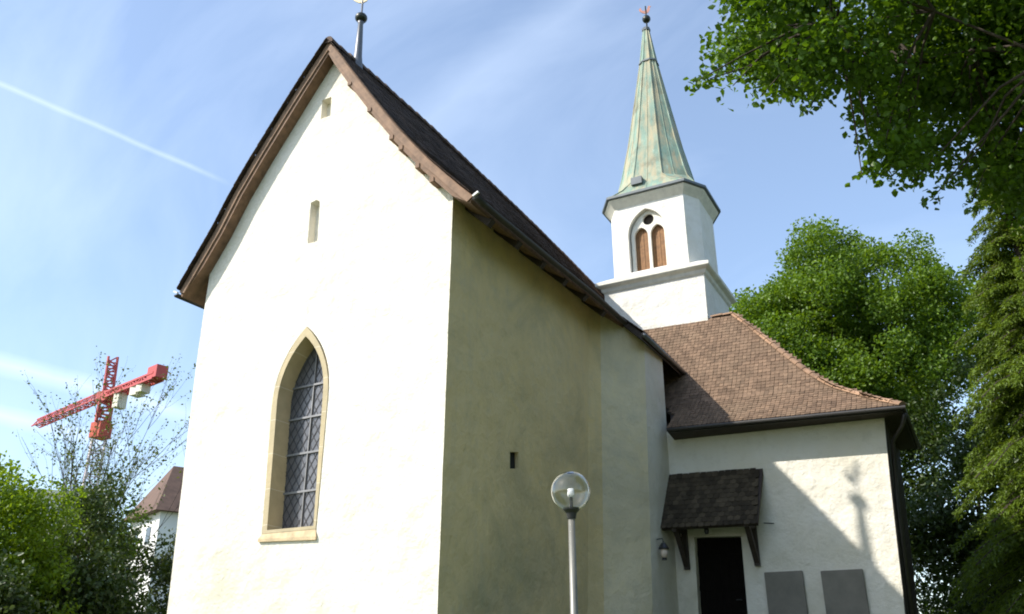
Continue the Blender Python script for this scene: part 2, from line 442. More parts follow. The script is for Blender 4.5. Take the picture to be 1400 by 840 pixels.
# roof cross-section (outer surface) from left eave over the ridge to right eave
PROF = [(-7.04, 7.86), (-6.65, 8.49), (-6.19, 9.22), (-5.74, 10.09), (-5.20, 10.94), (-4.63, 11.77), (-4.16, 12.45), (-3.34, 13.53),
        (-2.90, 12.90), (-2.44, 12.20), (-1.95, 11.48), (-1.49, 10.82), (-1.10, 10.28), (-0.73, 9.81), (-0.34, 9.33), (0.05, 8.90), (0.36, 8.56), (0.66, 8.25)]
RIDGE_I = 7
def interp(xs, ys, x): return float(np.interp(x, xs, ys))
def bow(y, z):
    r = interp([0, 0.9, 4, 9.5, 13, 17, 20], [0, 0.09, 0.20, 0.22, 0.15, 0.0, -0.1], y)
    e = interp([-0.3, 0.5, 3.4, 5.5, 13, 20], [0.0, 0.02, 0.14, 0.26, 0.28, 0.28], y)
    k = min(1, max(0, (z - 8.0) / 5.5))
    return e*(1 - k) + r*k
def T(x, y=0.0):
    z = interp([p[0] for p in PROF], [p[1] for p in PROF], x)
    return z + bow(y, z)
Y0, Y1 = -0.27, 20.0

# --- choir walls
def gable_outline():
    pts = [(-6.19, 0.2), (-0.045, 0.2), (-0.028, 0.76), (0.0, 4.19), (0.032, 8.2), (0.032, 8.6)]
    for i in range(len(PROF) - 1, -1, -1):
        x, z = PROF[i]
        if -6.4 < x < -0.1: pts.append((x, z - 0.22))
    pts += [(-6.50, 8.55), (-6.49, 6.53), (-6.459, 5.44), (-6.25, 0.93)]
    return pts
W_ARCH = arch(-3.41, 0.72, 2.20, 4.92, 6.42, 9)
W_ARCH[0] = (-4.02, 2.20); W_ARCH[1] = (-2.70, 2.16)
SLIT_T = [(-3.62, 11.60), (-3.345, 11.60), (-3.365, 12.13), (-3.635, 12.13)]
SLIT_M = [(-3.635, 8.375), (-3.36, 8.375), (-3.40, 9.36), (-3.50, 9.43), (-3.66, 9.40)]
bm = bmesh.new()
gv = lambda x, z: (x, 0, z)
holed(bm, densify(gable_outline(), 0.5, 0.006), [W_ARCH, SLIT_T, SLIT_M], gv, (0, 1, 0), 0.30)
# right-hand side wall with its canted thickening, and a small square opening
def side(path, top):
    for (a, b) in zip(path, path[1:]):
        vs = [bm.verts.new(p) for p in ((a[0], a[1], 0.2), (b[0], b[1], 0.2), (b[2], b[3], top(b[2], b[3])), (a[2], a[3], top(a[2], a[3])))]
        bm.faces.new(vs)
VENT = [(2.485, 3.61), (2.865, 3.68), (2.865, 4.02), (2.485, 3.95)]
yz = lambda y, z: (-0.045 + 0.077*min(1, max(0, (z - 0.76)/7.4)) if True else 0, y, z)
seg = [(0.0, 0.2), (6.15, 0.2), (6.82, 7.7), (6.82, T(0.02, 6.8) - 0.24), (3.4, T(0.02, 3.4) - 0.24), (0.0, T(0.02, 0) - 0.24)]
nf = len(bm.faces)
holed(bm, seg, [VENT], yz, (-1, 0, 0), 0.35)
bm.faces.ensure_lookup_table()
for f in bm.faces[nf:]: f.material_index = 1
nf = len(bm.faces)
CANT = [(-0.045, 6.15, 0.03, 6.82), (0.03, 6.38, 0.09, 7.02), (0.17, 6.62, 0.20, 7.22), (0.36, 6.85, 0.38, 7.45), (0.62, 7.15, 0.62, 7.82), (0.80, 7.36, 0.82, 8.12), (0.97, 7.62, 0.98, 8.38), (1.00, 9.62, 1.06, 9.62)]
side(CANT, lambda x, y: T(0.0, y) - 0.30 - max(0, x)*0.75)
bm.faces.ensure_lookup_table()
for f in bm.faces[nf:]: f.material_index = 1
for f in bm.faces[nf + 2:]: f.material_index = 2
bm.faces[nf + 6].material_index = 0  # last face takes the pale render to look brighter than its neighbours
for f in bm.faces[nf:nf + 5]: f.smooth = True
bmesh.ops.remove_doubles(bm, verts=list({v for f in bm.faces[nf:] for v in f.verts}), dist=0.0005)
# left-hand side wall and back
vs = [bm.verts.new(p) for p in ((-6.19, 0, 0.2), (-6.49, 0, 8.2), (-6.49, 19.8, 8.4), (-6.19, 19.8, 0.2))]
bm.faces.new(vs)
vs = [bm.verts.new(p) for p in ((-6.4, 19.8, 0.2), (0.0, 19.8, 0.2), (0.0, 19.8, 8.6), (-3.34, 19.8, 13.2), (-6.4, 19.8, 8.5))]
bm.faces.new(vs)
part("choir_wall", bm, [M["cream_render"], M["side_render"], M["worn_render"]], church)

# little square opening: dark inside
bm = bmesh.new()
vs = [bm.verts.new((-0.10, y, z)) for y, z in VENT]; bm.faces.new(vs)
bmv = part('vent_opening', bm, M['dark_void'], church)

# --- pointed window of the choir
win = bmesh.new()
ARCH_IN = arch(-3.41, 0.585, 2.36, 4.92, 6.20, 9)
ARCH_IN[0] = (-3.89, 2.36); ARCH_IN[1] = (-2.77, 2.36)
outer = arch(-3.41, 0.715, 2.21, 4.80, 6.41, 9); outer[0] = (-4.005, 2.30); outer[1] = (-2.71, 2.30)
holed(win, outer, [ARCH_IN], lambda x, z: (x, -0.012, z), (0, 1, 0), 0.47)
# outer return edge of the frame
n0 = len(outer)
fv = [win.verts.new((x, -0.012, z)) for x, z in outer]; bv = [win.verts.new((x, 0.05, z)) for x, z in outer]
for i in range(n0): win.faces.new((fv[i], fv[(i+1) % n0], bv[(i+1) % n0], bv[i]))
lw = part('lancet_window', win, M['stone'], church)
bm = bmesh.new()
vs = [(-4.06, -0.045, 2.20), (-2.665, -0.045, 2.165), (-2.72, 0.0, 2.31), (-4.0, 0.0, 2.31), (-4.06, -0.045, 2.15), (-2.665, -0.045, 2.10), (-2.70, 0.40, 2.44), (-3.96, 0.40, 2.44),
      (-2.665, 0.1, 2.10), (-4.06, 0.1, 2.15)]
v = [bm.verts.new(p) for p in vs]
for f in ((0,1,2,3), (4,5,1,0), (3,2,6,7), (5,4,9,8), (1,5,8,2), (4,0,3,9)): bm.faces.new([v[i] for i in f])
part('sill', bm, M['sill'], lw)
bm = bmesh.new()
gl = arch(-3.41, 0.60, 2.38, 4.92, 6.20, 9)
# glazing in slightly tilted panels so that the sky breaks up in it
vs = [bm.verts.new((x, 0.40, z)) for x, z in gl]; bm.faces.new(vs)
part('glass', bm, M['glass_lead'], lw)
bm = bmesh.new()
for z in (3.11, 3.87, 4.60, 5.27): beam(bm, (-4.0, 0.375, z - 0.01), (-2.83, 0.375, z + 0.015), 0.028, 0.04)
beam(bm, (-3.41, 0.378, 2.4), (-3.41, 0.378, 6.1), 0.024, 0.024)
part('saddle_bars', bm, M['lead'], lw)
bm = bmesh.new()
def in_arch(x, z):
    if z < 4.92: return abs(x + 3.41) < 0.575 and z > 2.42
    h = 6.19 - 4.92; half = 0.585; Rr = (half*half + h*h)/(2*half)
    return math.hypot(abs(x + 3.41) + Rr - half, z - 4.92) < Rr
for s in (-1, 1):
    c = -9.0
    while c < 9:
        pts = []
        zz = 2.42
        while zz < 6.2:
            x = -3.41 + s*(zz - 2.4)*0.62 + c
            if in_arch(x, zz): pts.append((x, 0.391, zz))
            zz += 0.02
        if len(pts) > 4: beam(bm, pts[0], pts[-1], 0.007, 0.010)
        c += 0.17
part('diamond_leading', bm, M['lead_dark'], lw)

# --- the two slit windows
for SL, nm in ((SLIT_T, 'slit_window'), (SLIT_M, 'slit_window')):
    bm = bmesh.new()
    vs = [bm.verts.new((x, 0.20, z)) for x, z in SL]; bm.faces.new(vs)
    zt = max(p[1] for p in SL); zb = min(p[1] for p in SL)
    xs = [p[0] for p in SL]
    part(nm, bm, M['trace'], church)

# --- choir roof: slab with timber underside
def nrm2(i):
    a = PROF[max(0, i-1)]; b = PROF[min(len(PROF)-1, i+1)]
    return Vector((b[0]-a[0], 0, b[1]-a[1])).normalized()
bm = bmesh.new()
stations = [Y0 + (Y1 - Y0)*i/34 for i in range(35)]
TH = 0.25
rows_t, rows_b = [], []
for y in stations:
    rt, rb = [], []
    for i, (x, z) in enumerate(PROF):
        zz = z + bow(y, z) - 0.012
        rt.append(bm.verts.new((x, y, zz)))
        if i == RIDGE_I: rb.append(bm.verts.new((x, y, zz - 0.36)))
        else:
            d = nrm2(i); nn = Vector((d.z, 0, -d.x))
            if nn.z > 0: nn = -nn
            p = Vector((x, y, zz)) + nn*TH*(0.75 if i in (0, len(PROF)-1) else 1)
            if i == 0: p = Vector((x + 0.06, y, zz - 0.14))
            if i == len(PROF)-1: p = Vector((x - 0.06, y, zz - 0.14))
            rb.append(bm.verts.new(p))
    rows_t.append(rt); rows_b.append(rb)
npf = len(PROF)
for j in range(len(stations) - 1):
    for i in range(npf - 1):
        bm.faces.new((rows_t[j][i], rows_t[j][i+1], rows_t[j+1][i+1], rows_t[j+1][i]))
        bm.faces.new((rows_b[j][i], rows_b[j+1][i], rows_b[j+1][i+1], rows_b[j][i+1]))
    for i in (0, npf - 1):
        bm.faces.new((rows_t[j][i], rows_t[j+1][i], rows_b[j+1][i], rows_b[j][i]))
for j in (0, len(stations) - 1):
    for i in range(npf - 1):
        bm.faces.new((rows_t[j][i], rows_b[j][i], rows_b[j][i+1], rows_t[j][i+1]))
roof = part('choir_roof', bm, M['wood'], church)

EXT = ((0.52, 8.42), (1.14, 7.84))
bm = bmesh.new()
R4 = []
for (x, z) in EXT:
    for dz in (0.0, -0.20): R4.append([(x, y, z + bow(9, 8.2) + dz + (0.02 if x < 1 else 0)) for y in (7.72, 13.0)])
A = [bm.verts.new(r[0]) for r in R4]; B = [bm.verts.new(r[1]) for r in R4]
for (i, j) in ((0, 2), (2, 3), (3, 1), (1, 0)): bm.faces.new((A[i], A[j], B[j], B[i]))
bm.faces.new((A[0], A[1], A[3], A[2])); bm.faces.new((B[0], B[2], B[3], B[1]))
part('widened_eave', bm, M['dark_wood'], roof)

# plain tiles (rounded tails), one mesh of many small tiles
def tile(bm, p, a, s, n, w, l, th, lift):
    """p = centre of the lower edge, a across, s up the slope, n outward"""
    w2 = w/2*0.93
    outline = [(-w2, 0.035), (-w2*0.55, 0.006), (w2*0.55, 0.006), (w2, 0.035), (w2, l), (-w2, l)]
    top = [bm.verts.new(p + a*x + s*y + n*(th + lift*(1 - y/l))) for x, y in outline]
    bot = [bm.verts.new(p + a*x + s*y + n*(lift*(1 - y/l) - 0.004)) for x, y in outline[:4]]
    bm.faces.new(top)
    for i in range(3): bm.faces.new((bot[i], bot[i+1], top[i+1], top[i]))
    bm.faces.new((bot[0], top[0], top[5])); bm.faces.new((top[3], bot[3], top[4]))
def poly_len(pl):
    L = [0]
    for a, b in zip(pl, pl[1:]): L.append(L[-1] + math.dist(a, b))
    return L
def tile_slope(bm, pl, across, y0, y1, w, ex, keep, zfix, jit=1.0, stag=True):
    """pl = slope profile from eave upward as (u, z); across(u,z,v) -> 3D point"""
    L = poly_len(pl)
    us = [p[0] for p in pl]; zs = [p[1] for p in pl]
    nrow = int(L[-1]/ex); ncol = int((y1 - y0)/w) + 1
    for j in range(nrow):
        s0 = j*ex - 0.02; s1 = min(L[-1], s0 + ex*1.9)
        u0, z0 = np.interp(s0, L, us), np.interp(s0, L, zs)
        u1, z1 = np.interp(s1, L, us), np.interp(s1, L, zs)
        for i in range(ncol):
            v = y0 + (i + (0.5*(j % 2) if stag else 0.0))*w + random.uniform(-1, 1)*0.006*jit
            if v > y1: continue
            if keep and not keep(u0, v): continue
            ww = w
            if stag and j % 2 and i == 0:
                for vv, wx in ((y0 - w*0.25, w*0.5),):
                    p = Vector(across(u0, z0 + zfix(vv, z0), vv)); q = Vector(across(u1, z1 + zfix(vv, z1), vv)); s = (q - p).normalized()
                    p2 = Vector(across(u0, z0 + zfix(vv + 0.1, z0), vv + 0.1)); a = (p2 - p).normalized(); n = a.cross(s).normalized()
                    if n.z < 0: n = -n
                    tile(bm, p, a, s, n, wx, (q - p).length, 0.014, 0.018)
            p = Vector(across(u0, z0 + zfix(v, z0), v)); q = Vector(across(u1, z1 + zfix(v, z1), v)); p2 = Vector(across(u0, z0 + zfix(v + 0.1, z0), v + 0.1))
            s = (q - p).normalized(); a = (p2 - p).normalized(); n = a.cross(s).normalized()
            if n.z < 0: n = -n
            tile(bm, p + s*random.uniform(-1, 1)*0.006*jit, a, s, n, w, (q - p).length, 0.014, 0.016 + random.uniform(0, 0.008)*jit)
bm = bmesh.new()
right = [(x, z) for x, z in PROF[RIDGE_I:]][::-1]
left = [(x, z) for x, z in PROF[:RIDGE_I + 1]]
ac = lambda u, z, v: (u, v, z)
tile_slope(bm, right, ac, Y0 - 0.04, 16.5, 0.185, 0.165, None, bow)
tile_slope(bm, [(1.16, 7.84), (0.55, 8.41)], ac, 7.70, 12.6, 0.185, 0.165, None, lambda y, z: bow(9, 8.2) + 0.02)
tile_slope(bm, left, ac, Y0 - 0.04, Y1, 0.20, 0.18, None, bow)
part('roof_tiles', bm, M['tile_dark'], roof, recalc=False)
bm = bmesh.new()
y = Y0 - 0.08
while y < Y1:
    L = 0.36
    z = PROF[RIDGE_I][1] + bow(max(0, y), 13.5) + random.uniform(-0.008, 0.008)
    x = PROF[RIDGE_I][0]
    r0, r1 = 0.145, 0.12
    for k in range(7):
        pass
    A, B = [], []
    for k in range(9):
        a = math.pi*(-0.08 + 1.16*k/8)
        A.append(bm.verts.new((x + r0*math.cos(a), y, z - 0.06 + r0*math.sin(a))))
        B.append(bm.verts.new((x + r1*math.cos(a), y + L + 0.05, z - 0.05 + r1*math.sin(a))))
    for k in range(8): bm.faces.new((A[k], A[k+1], B[k+1], B[k]))
    bm.faces.new(A)
    y += L
part('ridge_tiles', bm, M['tile_ridge'], roof, smooth=False)
# barge boards along both rakes of the gable
for pl, nm in ((PROF[:RIDGE_I + 1], 'l'), (PROF[RIDGE_I:], 'r')):
    bm = bmesh.new()
    F, Bk = [], []
    for i, (x, z) in enumerate(pl):
        k = PROF.index((x, z)); d = nrm2(k)
        nn = Vector((d.z, 0, -d.x)); nn = -nn if nn.z > 0 else nn
        if k == RIDGE_I: lo = Vector((x, 0, z - 0.27))
        else: lo = Vector((x, 0, z)) + nn*0.17 + Vector((0, 0, random.uniform(-0.012, 0.012)))
        hi = Vector((x, 0, z - 0.035))
        F.append((hi, lo))
    ft, fb, bt, bb = [], [], [], []
    for hi, lo in F:
        ft.append(bm.verts.new((hi.x, Y0 - 0.035, hi.z))); fb.append(bm.verts.new((lo.x, Y0 - 0.035, lo.z)))
        bt.append(bm.verts.new((hi.x, Y0 - 0.002, hi.z))); bb.append(bm.verts.new((lo.x, Y0 - 0.002, lo.z)))
    for i in range(len(F) - 1):
        bm.faces.new((ft[i], ft[i+1], fb[i+1], fb[i])); bm.faces.new((bt[i], bb[i], bb[i+1], bt[i+1]))
        bm.faces.new((ft[i], bt[i], bt[i+1], ft[i+1])); bm.faces.new((fb[i], fb[i+1], bb[i+1], bb[i]))
    for i in (0, len(F) - 1): bm.faces.new((ft[i], fb[i], bb[i], bt[i]))
    part('barge_board', bm, M['barge'], roof)
# batten ends showing under the right rake
for (x, z) in ((-2.62, 12.0), (-2.0, 11.08), (-1.36, 10.16), (-1.1, 9.82), (-0.66, 9.25), (-0.30, 8.82)):
    bm = bmesh.new()
    box(bm, x - 0.05, x + 0.05, Y0 - 0.02, -0.003, z - 0.0, z + 0.10)
    part('batten_end', bm, M['wood'], roof)
# rafter tails under the right eave
y = 0.55
while y < 7.0:
    bm = bmesh.new()
    z1 = T(0.60, y) - 0.27; z0 = T(0.0, y) - 0.33
    beam(bm, (-0.02, y, z0), (0.60, y, z1 - 0.02), 0.15, 0.17)
    part('rafter_tail', bm, M['dark_wood'], roof)
    y += 1.18
for xx, sgn, ya, yb, m_ in ((0.735, 1, Y0 - 0.04, 7.66, M['zinc_dark']), (-7.12, -1, Y0 - 0.04, 19.8, M['zinc_dark'])):
    bm = bmesh.new()
    n = 24; prof_pts = []
    rings = []
    for k in range(n + 1):
        yy = ya + (yb - ya)*k/n
        zc = T(0.66 if sgn > 0 else -7.05, yy) - 0.07
        ring = []
        for r in (0.075, 0.066):
            rr = []
            for q in range(8):
                a = math.pi + math.pi*q/7
                rr.append(bm.verts.new((xx + r*math.cos(a), yy, zc + r*math.sin(a))))
            ring.append(rr)
        rings.append(ring)
    for A, B in zip(rings, rings[1:]):
        for w_ in (0, 1):
            for q in range(7): bm.faces.new((A[w_][q], A[w_][q+1], B[w_][q+1], B[w_][q]))
    bm.faces.new(rings[0][0])
    gt = part('gutter', bm, m_, roof, smooth=True)
    bm = bmesh.new()
    zc = T(0.66 if sgn > 0 else -7.05, ya) - 0.03
    beam(bm, (xx - 0.05*sgn, ya - 0.01, zc - 0.02), (xx + 0.07*sgn, ya - 0.01, zc + 0.04), 0.05, 0.04)
    part('gutter_cap', bm, M['pale_metal'], gt)

bm = bmesh.new()
tube(bm, [(1.20, 7.70, 8.03), (1.20, 12.4, 8.03)], 0.06, 10)
part('gutter', bm, M['zinc'], roof, smooth=True)
# --- roof spike with ball and vane on the choir ridge
sx, sy = -3.25, 0.66
bm = bmesh.new()
zr = T(-3.34, sy)
lathe(bm, (sx, sy, 0), [(0.16, zr - 0.45), (0.13, zr - 0.1), (0.10, zr + 0.15), (0.088, zr + 0.5), (0.062, 14.74), (0.085, 14.78), (0.025, 14.80), (0.025, 15.75), (0.0, 15.75)], 16)
sp = part('roof_spike', bm, M['spike'], church, smooth=True)
bm = bmesh.new(); lathe(bm, (sx, sy, 14.92), sphere_prof(0.155, 10, 0.85), 20)
part('ball', bm, M['black_ball'], sp, smooth=True)
def cock(bm, c, s, th, ang):
    """flat sheet-metal weathercock cut to shape"""
    o = [(-0.50, 0.42), (-0.36, 0.62), (-0.30, 0.34), (-0.12, 0.26), (0.10, 0.34), (0.18, 0.62), (0.24, 0.72), (0.30, 0.66), (0.42, 0.60), (0.32, 0.54),
         (0.30, 0.30), (0.18, 0.08), (0.04, 0.0), (-0.14, 0.02), (-0.30, 0.12), (-0.44, 0.26)]
    ca, sa = math.cos(ang), math.sin(ang)
    A = [bm.verts.new((c[0] + x*s*ca - th*sa, c[1] + x*s*sa + th*ca, c[2] + z*s)) for x, z in o]
    B = [bm.verts.new((c[0] + x*s*ca + th*sa, c[1] + x*s*sa - th*ca, c[2] + z*s)) for x, z in o]
    tr = tessellate_polygon([[Vector((x, z, 0)) for x, z in o]])
    for t in tr:
        bm.faces.new([A[i] for i in t]); bm.faces.new([B[i] for i in reversed(t)])
    for i in range(len(o)): bm.faces.new((A[i], A[(i+1) % len(o)], B[(i+1) % len(o)], B[i]))
bm = bmesh.new(); cock(bm, (sx, sy, 15.40), 0.62, 0.014, 0.3)
part('weathercock', bm, M['gold'], sp)

# --- nave end: wall, door, canopy, roof
YN = 9.6
NW = [(-0.2, 0.2), (6.19, 0.2), (6.22, 1.09), (6.254, 1.52), (6.333, 3.0), (6.392, 3.99), (6.513, 5.60), (6.53, 5.85), (-0.2, 5.95)]
DOOR = [(1.49, 0.45), (2.71, 0.45), (2.755, 3.0), (1.555, 3.05)]
bm = bmesh.new()
holed(bm, densify(NW, 0.6, 0.004), [DOOR], lambda x, z: (x, YN, z), (0, 1, 0), 0.30)
part('nave_wall', bm, M['cream_render'], church)
bm = bmesh.new()
n = 14
for i in range(n):
    ya, yb = YN + 0.02 + (13.2 - YN)*i/n, YN + 0.02 + (13.2 - YN)*(i + 1)/n - 0.012
    o = 0.012*(i % 2)
    V = [bm.verts.new(q) for q in ((6.19 + o, ya, 0.2), (6.19 + o, yb, 0.2), (6.52 + o, yb, 5.7), (6.52 + o, ya, 5.7), (5.9, ya, 0.2), (5.9, yb, 0.2), (6.2, yb, 5.7), (6.2, ya, 5.7))]
    for f in ((0,1,2,3), (4,7,6,5), (0,4,5,1), (1,5,6,2), (2,6,7,3), (3,7,4,0)): bm.faces.new([V[k] for k in f])
part('flank_boarding', bm, M['dark_wood'], church)
bm = bmesh.new()
for i in range(6):
    x0 = 1.47 + i*0.216
    box(bm, x0, x0 + 0.208, YN + 0.24, YN + 0.29, 0.45, 3.07)
for z in (0.9, 1.75, 2.6): box(bm, 1.5, 2.74, YN + 0.215, YN + 0.238, z, z + 0.12)
dr = part('door', bm, M['door'], church)
bm = bmesh.new(); tube(bm, [(2.56, YN + 0.22, 1.5), (2.56, YN + 0.15, 1.5), (2.44, YN + 0.15, 1.5)], 0.014)
part('handle', bm, M['black'], dr)
# nave roof: swept (bell-cast) profile y,z
NP = [(8.96, 5.73), (9.40, 6.03), (9.82, 6.34), (10.41, 6.81), (10.92, 7.41), (11.40, 8.10), (11.85, 8.76), (12.35, 9.48), (12.90, 10.24)]
HIP = 1.15
XL = -2.0
XE = 6.97
YBACK = 13.4
hipx = lambda y: XE - HIP*(y - 8.98)
nz_fix = lambda v, z: -0.030*(v - 3.2)
def roof_xl(y): return interp([9.6, 10.0, 10.5, 10.8], [1.24, 1.0, 0.4, -2.0], y)
bm = bmesh.new()
rings = []
for (y, z) in NP:
    xh = hipx(y); xl = roof_xl(y)
    rings.append([bm.verts.new(p) for p in ((xl, y, z + nz_fix(xl, z)), (xh, y, z + nz_fix(xh, z)), (xh, YBACK, z + nz_fix(xh, z)), (xl, YBACK, z + nz_fix(xl, z)))])
low = [bm.verts.new(v.co + Vector((0, 0, -0.06))) for v in rings[0]]
for A, B in zip([low] + rings, rings):
    if A is B: continue
    for k in range(4): bm.faces.new((A[k], A[(k+1) % 4], B[(k+1) % 4], B[k]))
bm.faces.new(rings[-1])
inner = [bm.verts.new(p) for p in ((1.24, YN - 0.01, 5.62), (6.50, YN - 0.01, 5.54), (6.50, YBACK, 5.54), (1.24, YBACK, 5.62))]
for k in range(3): bm.faces.new((low[k], inner[k], inner[k+1], low[k+1]))
nr = part('nave_roof', bm, M['dark_wood'], church)
bm = bmesh.new()
tile_slope(bm, NP, lambda u, z, v: (v, u, z), XL, XE + 0.1, 0.118, 0.15, lambda u, v: roof_xl(u) < v < hipx(u) + 0.02, nz_fix, 1.0, False)
side_p = [(hipx(y), z) for y, z in NP]
tile_slope(bm, side_p, lambda u, z, v: (u, v, z + nz_fix(u, z)), 8.9, YBACK, 0.185, 0.165,
           lambda u, v: (8.98 + (XE - u)/HIP) - 0.02 < v, lambda v, z: 0.0)
part('roof_tiles', bm, M['tile_red'], nr, recalc=False)
# hip and ridge capping
bm = bmesh.new()
def cap_line(bm, pts, r=0.11, step=0.33):
    L = [0]
    for a, b in zip(pts, pts[1:]): L.append(L[-1] + (Vector(b) - Vector(a)).length)
    def at(s): return Vector([float(np.interp(s, L, [p[i] for p in pts])) for i in range(3)])
    s = 0
    while s < L[-1] - 0.1:
        a, b = at(s), at(min(L[-1], s + step + 0.06)); d = (b - a).normalized()
        sd_ = d.cross(Vector((0, 0, 1))).normalized(); up = sd_.cross(d)
        A, B = [], []
        for k in range(8):
            an = math.pi*k/7
            A.append(bm.verts.new(a + sd_*r*1.08*math.cos(an) + up*(r*1.08*math.sin(an)*0.8 - 0.01)))
            B.append(bm.verts.new(b + sd_*r*0.92*math.cos(an) + up*(r*0.92*math.sin(an)*0.8 - 0.02)))
        for k in range(7): bm.faces.new((A[k], A[k+1], B[k+1], B[k]))
        bm.faces.new(A)
        s += step
hp = [(hipx(y), y, z + nz_fix(hipx(y), z) + 0.02) for y, z in NP]
cap_line(bm, hp)
cap_line(bm, [hp[-1], (1.75, 12.92, hp[-1][2] + 0.03)])
part('hip_tiles', bm, M['hip_tile'], nr)
bm = bmesh.new()
A = (1.26, 8.92, 5.685 + nz_fix(1.26, 0)); B = (7.02, 8.92, 5.685 + nz_fix(7.02, 0)); C = (7.02, YBACK, 5.685 + nz_fix(7.02, 0))
tube(bm, [A, B, C], 0.048, 10)
beam(bm, (1.26, 9.03, A[2] - 0.02), (6.98, 9.03, B[2] - 0.02), 0.03, 0.08)
beam(bm, (6.94, 9.05, B[2] - 0.02), (6.94, YBACK, B[2] - 0.02), 0.03, 0.08)
part('gutter', bm, M['zinc_dark'], nr)
bm = bmesh.new()
tube(bm, [(7.0, 9.1, 5.46), (6.9, 9.3, 5.25), (6.60, 9.75, 5.0), (6.46, 9.85, 3.6), (6.30, 9.85, 0.4)], 0.05, 10)
part('downpipe', bm, M['zinc_dark'], church, smooth=True)
# door canopy
cx0, cx1 = 1.0, 3.46
CT, CB = (9.58, 4.70), (8.62, 3.20)
bm = bmesh.new()
d = Vector((0, CT[0]-CB[0], CT[1]-CB[1])).normalized(); nn = Vector((0, -d.z, d.y))
for (xa, xb) in ((cx0, cx1),):
    P = [Vector((xa, CB[0], CB[1])), Vector((xb - 0.06, CB[0], CB[1] - 0.05)), Vector((xb + 0.02, CT[0], CT[1] - 0.07)), Vector((xa + 0.05, CT[0], CT[1]))]
    up = [bm.verts.new(p - nn*0.02) for p in P]; dn = [bm.verts.new(p - nn*0.12) for p in P]
    bm.faces.new(up); bm.faces.new(dn[::-1])
    for i in range(4): bm.faces.new((up[i], dn[i], dn[(i+1) % 4], up[(i+1) % 4]))
cn = part('door_canopy', bm, M['dark_wood'], church)
bm = bmesh.new()
tile_slope(bm, [(CB[0] - 0.03, CB[1] - 0.045), (CT[0], CT[1])], lambda u, z, v: (v, u, z), cx0 + 0.08, cx1 - 0.08, 0.16, 0.15, None, lambda v, z: -0.025*(v - cx0))
part('canopy_tiles', bm, M['shingle'], cn, recalc=False)
for xb in (1.33, 3.10):
    bm = bmesh.new()
    beam(bm, (xb, 9.53, 2.25), (xb, 9.53, 4.5), 0.13, 0.12, up=(0, 1, 0))
    beam(bm, (xb, 9.50, 2.36), (xb, 8.78, 3.22), 0.12, 0.13)
    beam(bm, (xb, 9.54, 3.20), (xb, 8.66, 3.14), 0.11, 0.12)
    part('bracket', bm, M['dark_wood'], cn)
bm = bmesh.new(); lathe(bm, (2.07, 8.95, 3.06), [(0.0, 0.12), (0.05, 0.1), (0.06, 0.02), (0.045, -0.05), (0.0, -0.06)], 12)
part('ceiling_light', bm, M['black'], cn, smooth=True)
bm = bmesh.new(); tube(bm, [(3.35, YN - 0.01, 3.27), (3.60, YN - 0.01, 3.24)], 0.012, 6)
part('cable', bm, M['black'], church)
# lantern on the wall left of the door
bm = bmesh.new()
LX, LY, LZ = 1.16, 8.276, 2.523
lathe(bm, (LX, LY, LZ), [(0.0, 0.26), (0.05, 0.25), (0.13, 0.12), (0.12, 0.1), (0.0, 0.1)], 14)
tube(bm, [(LX, LY, LZ + 0.24), (LX - 0.02, LY, LZ + 0.36), (LX - 0.20, LY, LZ + 0.34)], 0.015, 8)
ln = part('wall_lantern', bm, M['black'], church)
bm = bmesh.new()
lathe(bm, (LX, LY, LZ), [(0.0, -0.16), (0.06, -0.155), (0.06, -0.10), (0.0, -0.095)], 14)
part('base_cap', bm, M['black'], ln)
bm = bmesh.new(); lathe(bm, (LX, LY, LZ), [(0.0, -0.1), (0.055, -0.09), (0.085, 0.0), (0.08, 0.11), (0.0, 0.115)], 14)
part('shade', bm, M['lantern_white'], ln, smooth=True)

# --- tower
TX0, TX1, TY0, TY1 = -1.80, 1.66, 12.8, 15.95
bm = bmesh.new()
b0 = [(TX0, TY0, 6), (TX1 - 0.04, TY0, 6), (TX1 - 0.04, TY1, 6), (TX0, TY1, 6)]
b1 = [(TX0 - 0.0, TY0, 12.0), (TX1 + 0.03, TY0, 12.0), (TX1 + 0.03, TY1, 12.0), (TX0, TY1, 12.0)]
A = [bm.verts.new(p) for p in b0]; B = [bm.verts.new(p) for p in b1]
for k in range(4): bm.faces.new((A[k], A[(k+1) % 4], B[(k+1) % 4], B[k]))
bm.faces.new(B)
tw = part('tower', bm, M['tower_render'], church)
OX0, OX1, OY0, OY1 = -1.66, 1.60, 12.86, 15.86
OCH = 0.46
def octo(e=0.0, z=0.0):
    x0, x1, y0, y1 = OX0 - e, OX1 + e, OY0 - e, OY1 + e
    c = 0.38 + e*0.45; d = 0.62 + e*0.7
    return [(x0 + c, y0, z), (x1 - c, y0, z), (x1, y0 + d, z), (x1, y1 - d, z), (x1 - c, y1, z), (x0 + c, y1, z), (x0, y1 - d, z), (x0, y0 + d, z)]
def sq(e, z): return [(TX0 - e, TY0 - e, z), (TX1 + 0.03 + e, TY0 - e, z), (TX1 + 0.03 + e, TY1 + e, z), (TX0 - e, TY1 + e, z)]
def stack(bm, rings, cap=True):
    R = [[bm.verts.new(p) for p in r] for r in rings]
    for a, b in zip(R, R[1:]):
        n = len(a)
        for k in range(n): bm.faces.new((a[k], a[(k+1) % n], b[(k+1) % n], b[k]))
    if cap: bm.faces.new(R[-1]); bm.faces.new(R[0][::-1])
bm = bmesh.new()
stack(bm, [sq(0.003, 11.80), sq(0.06, 11.86), sq(0.10, 11.96), sq(0.20, 12.02), sq(0.24, 12.06), sq(0.24, 12.17), sq(-0.2, 12.42)])
part('tower_cornice', bm, M['trace'], tw)
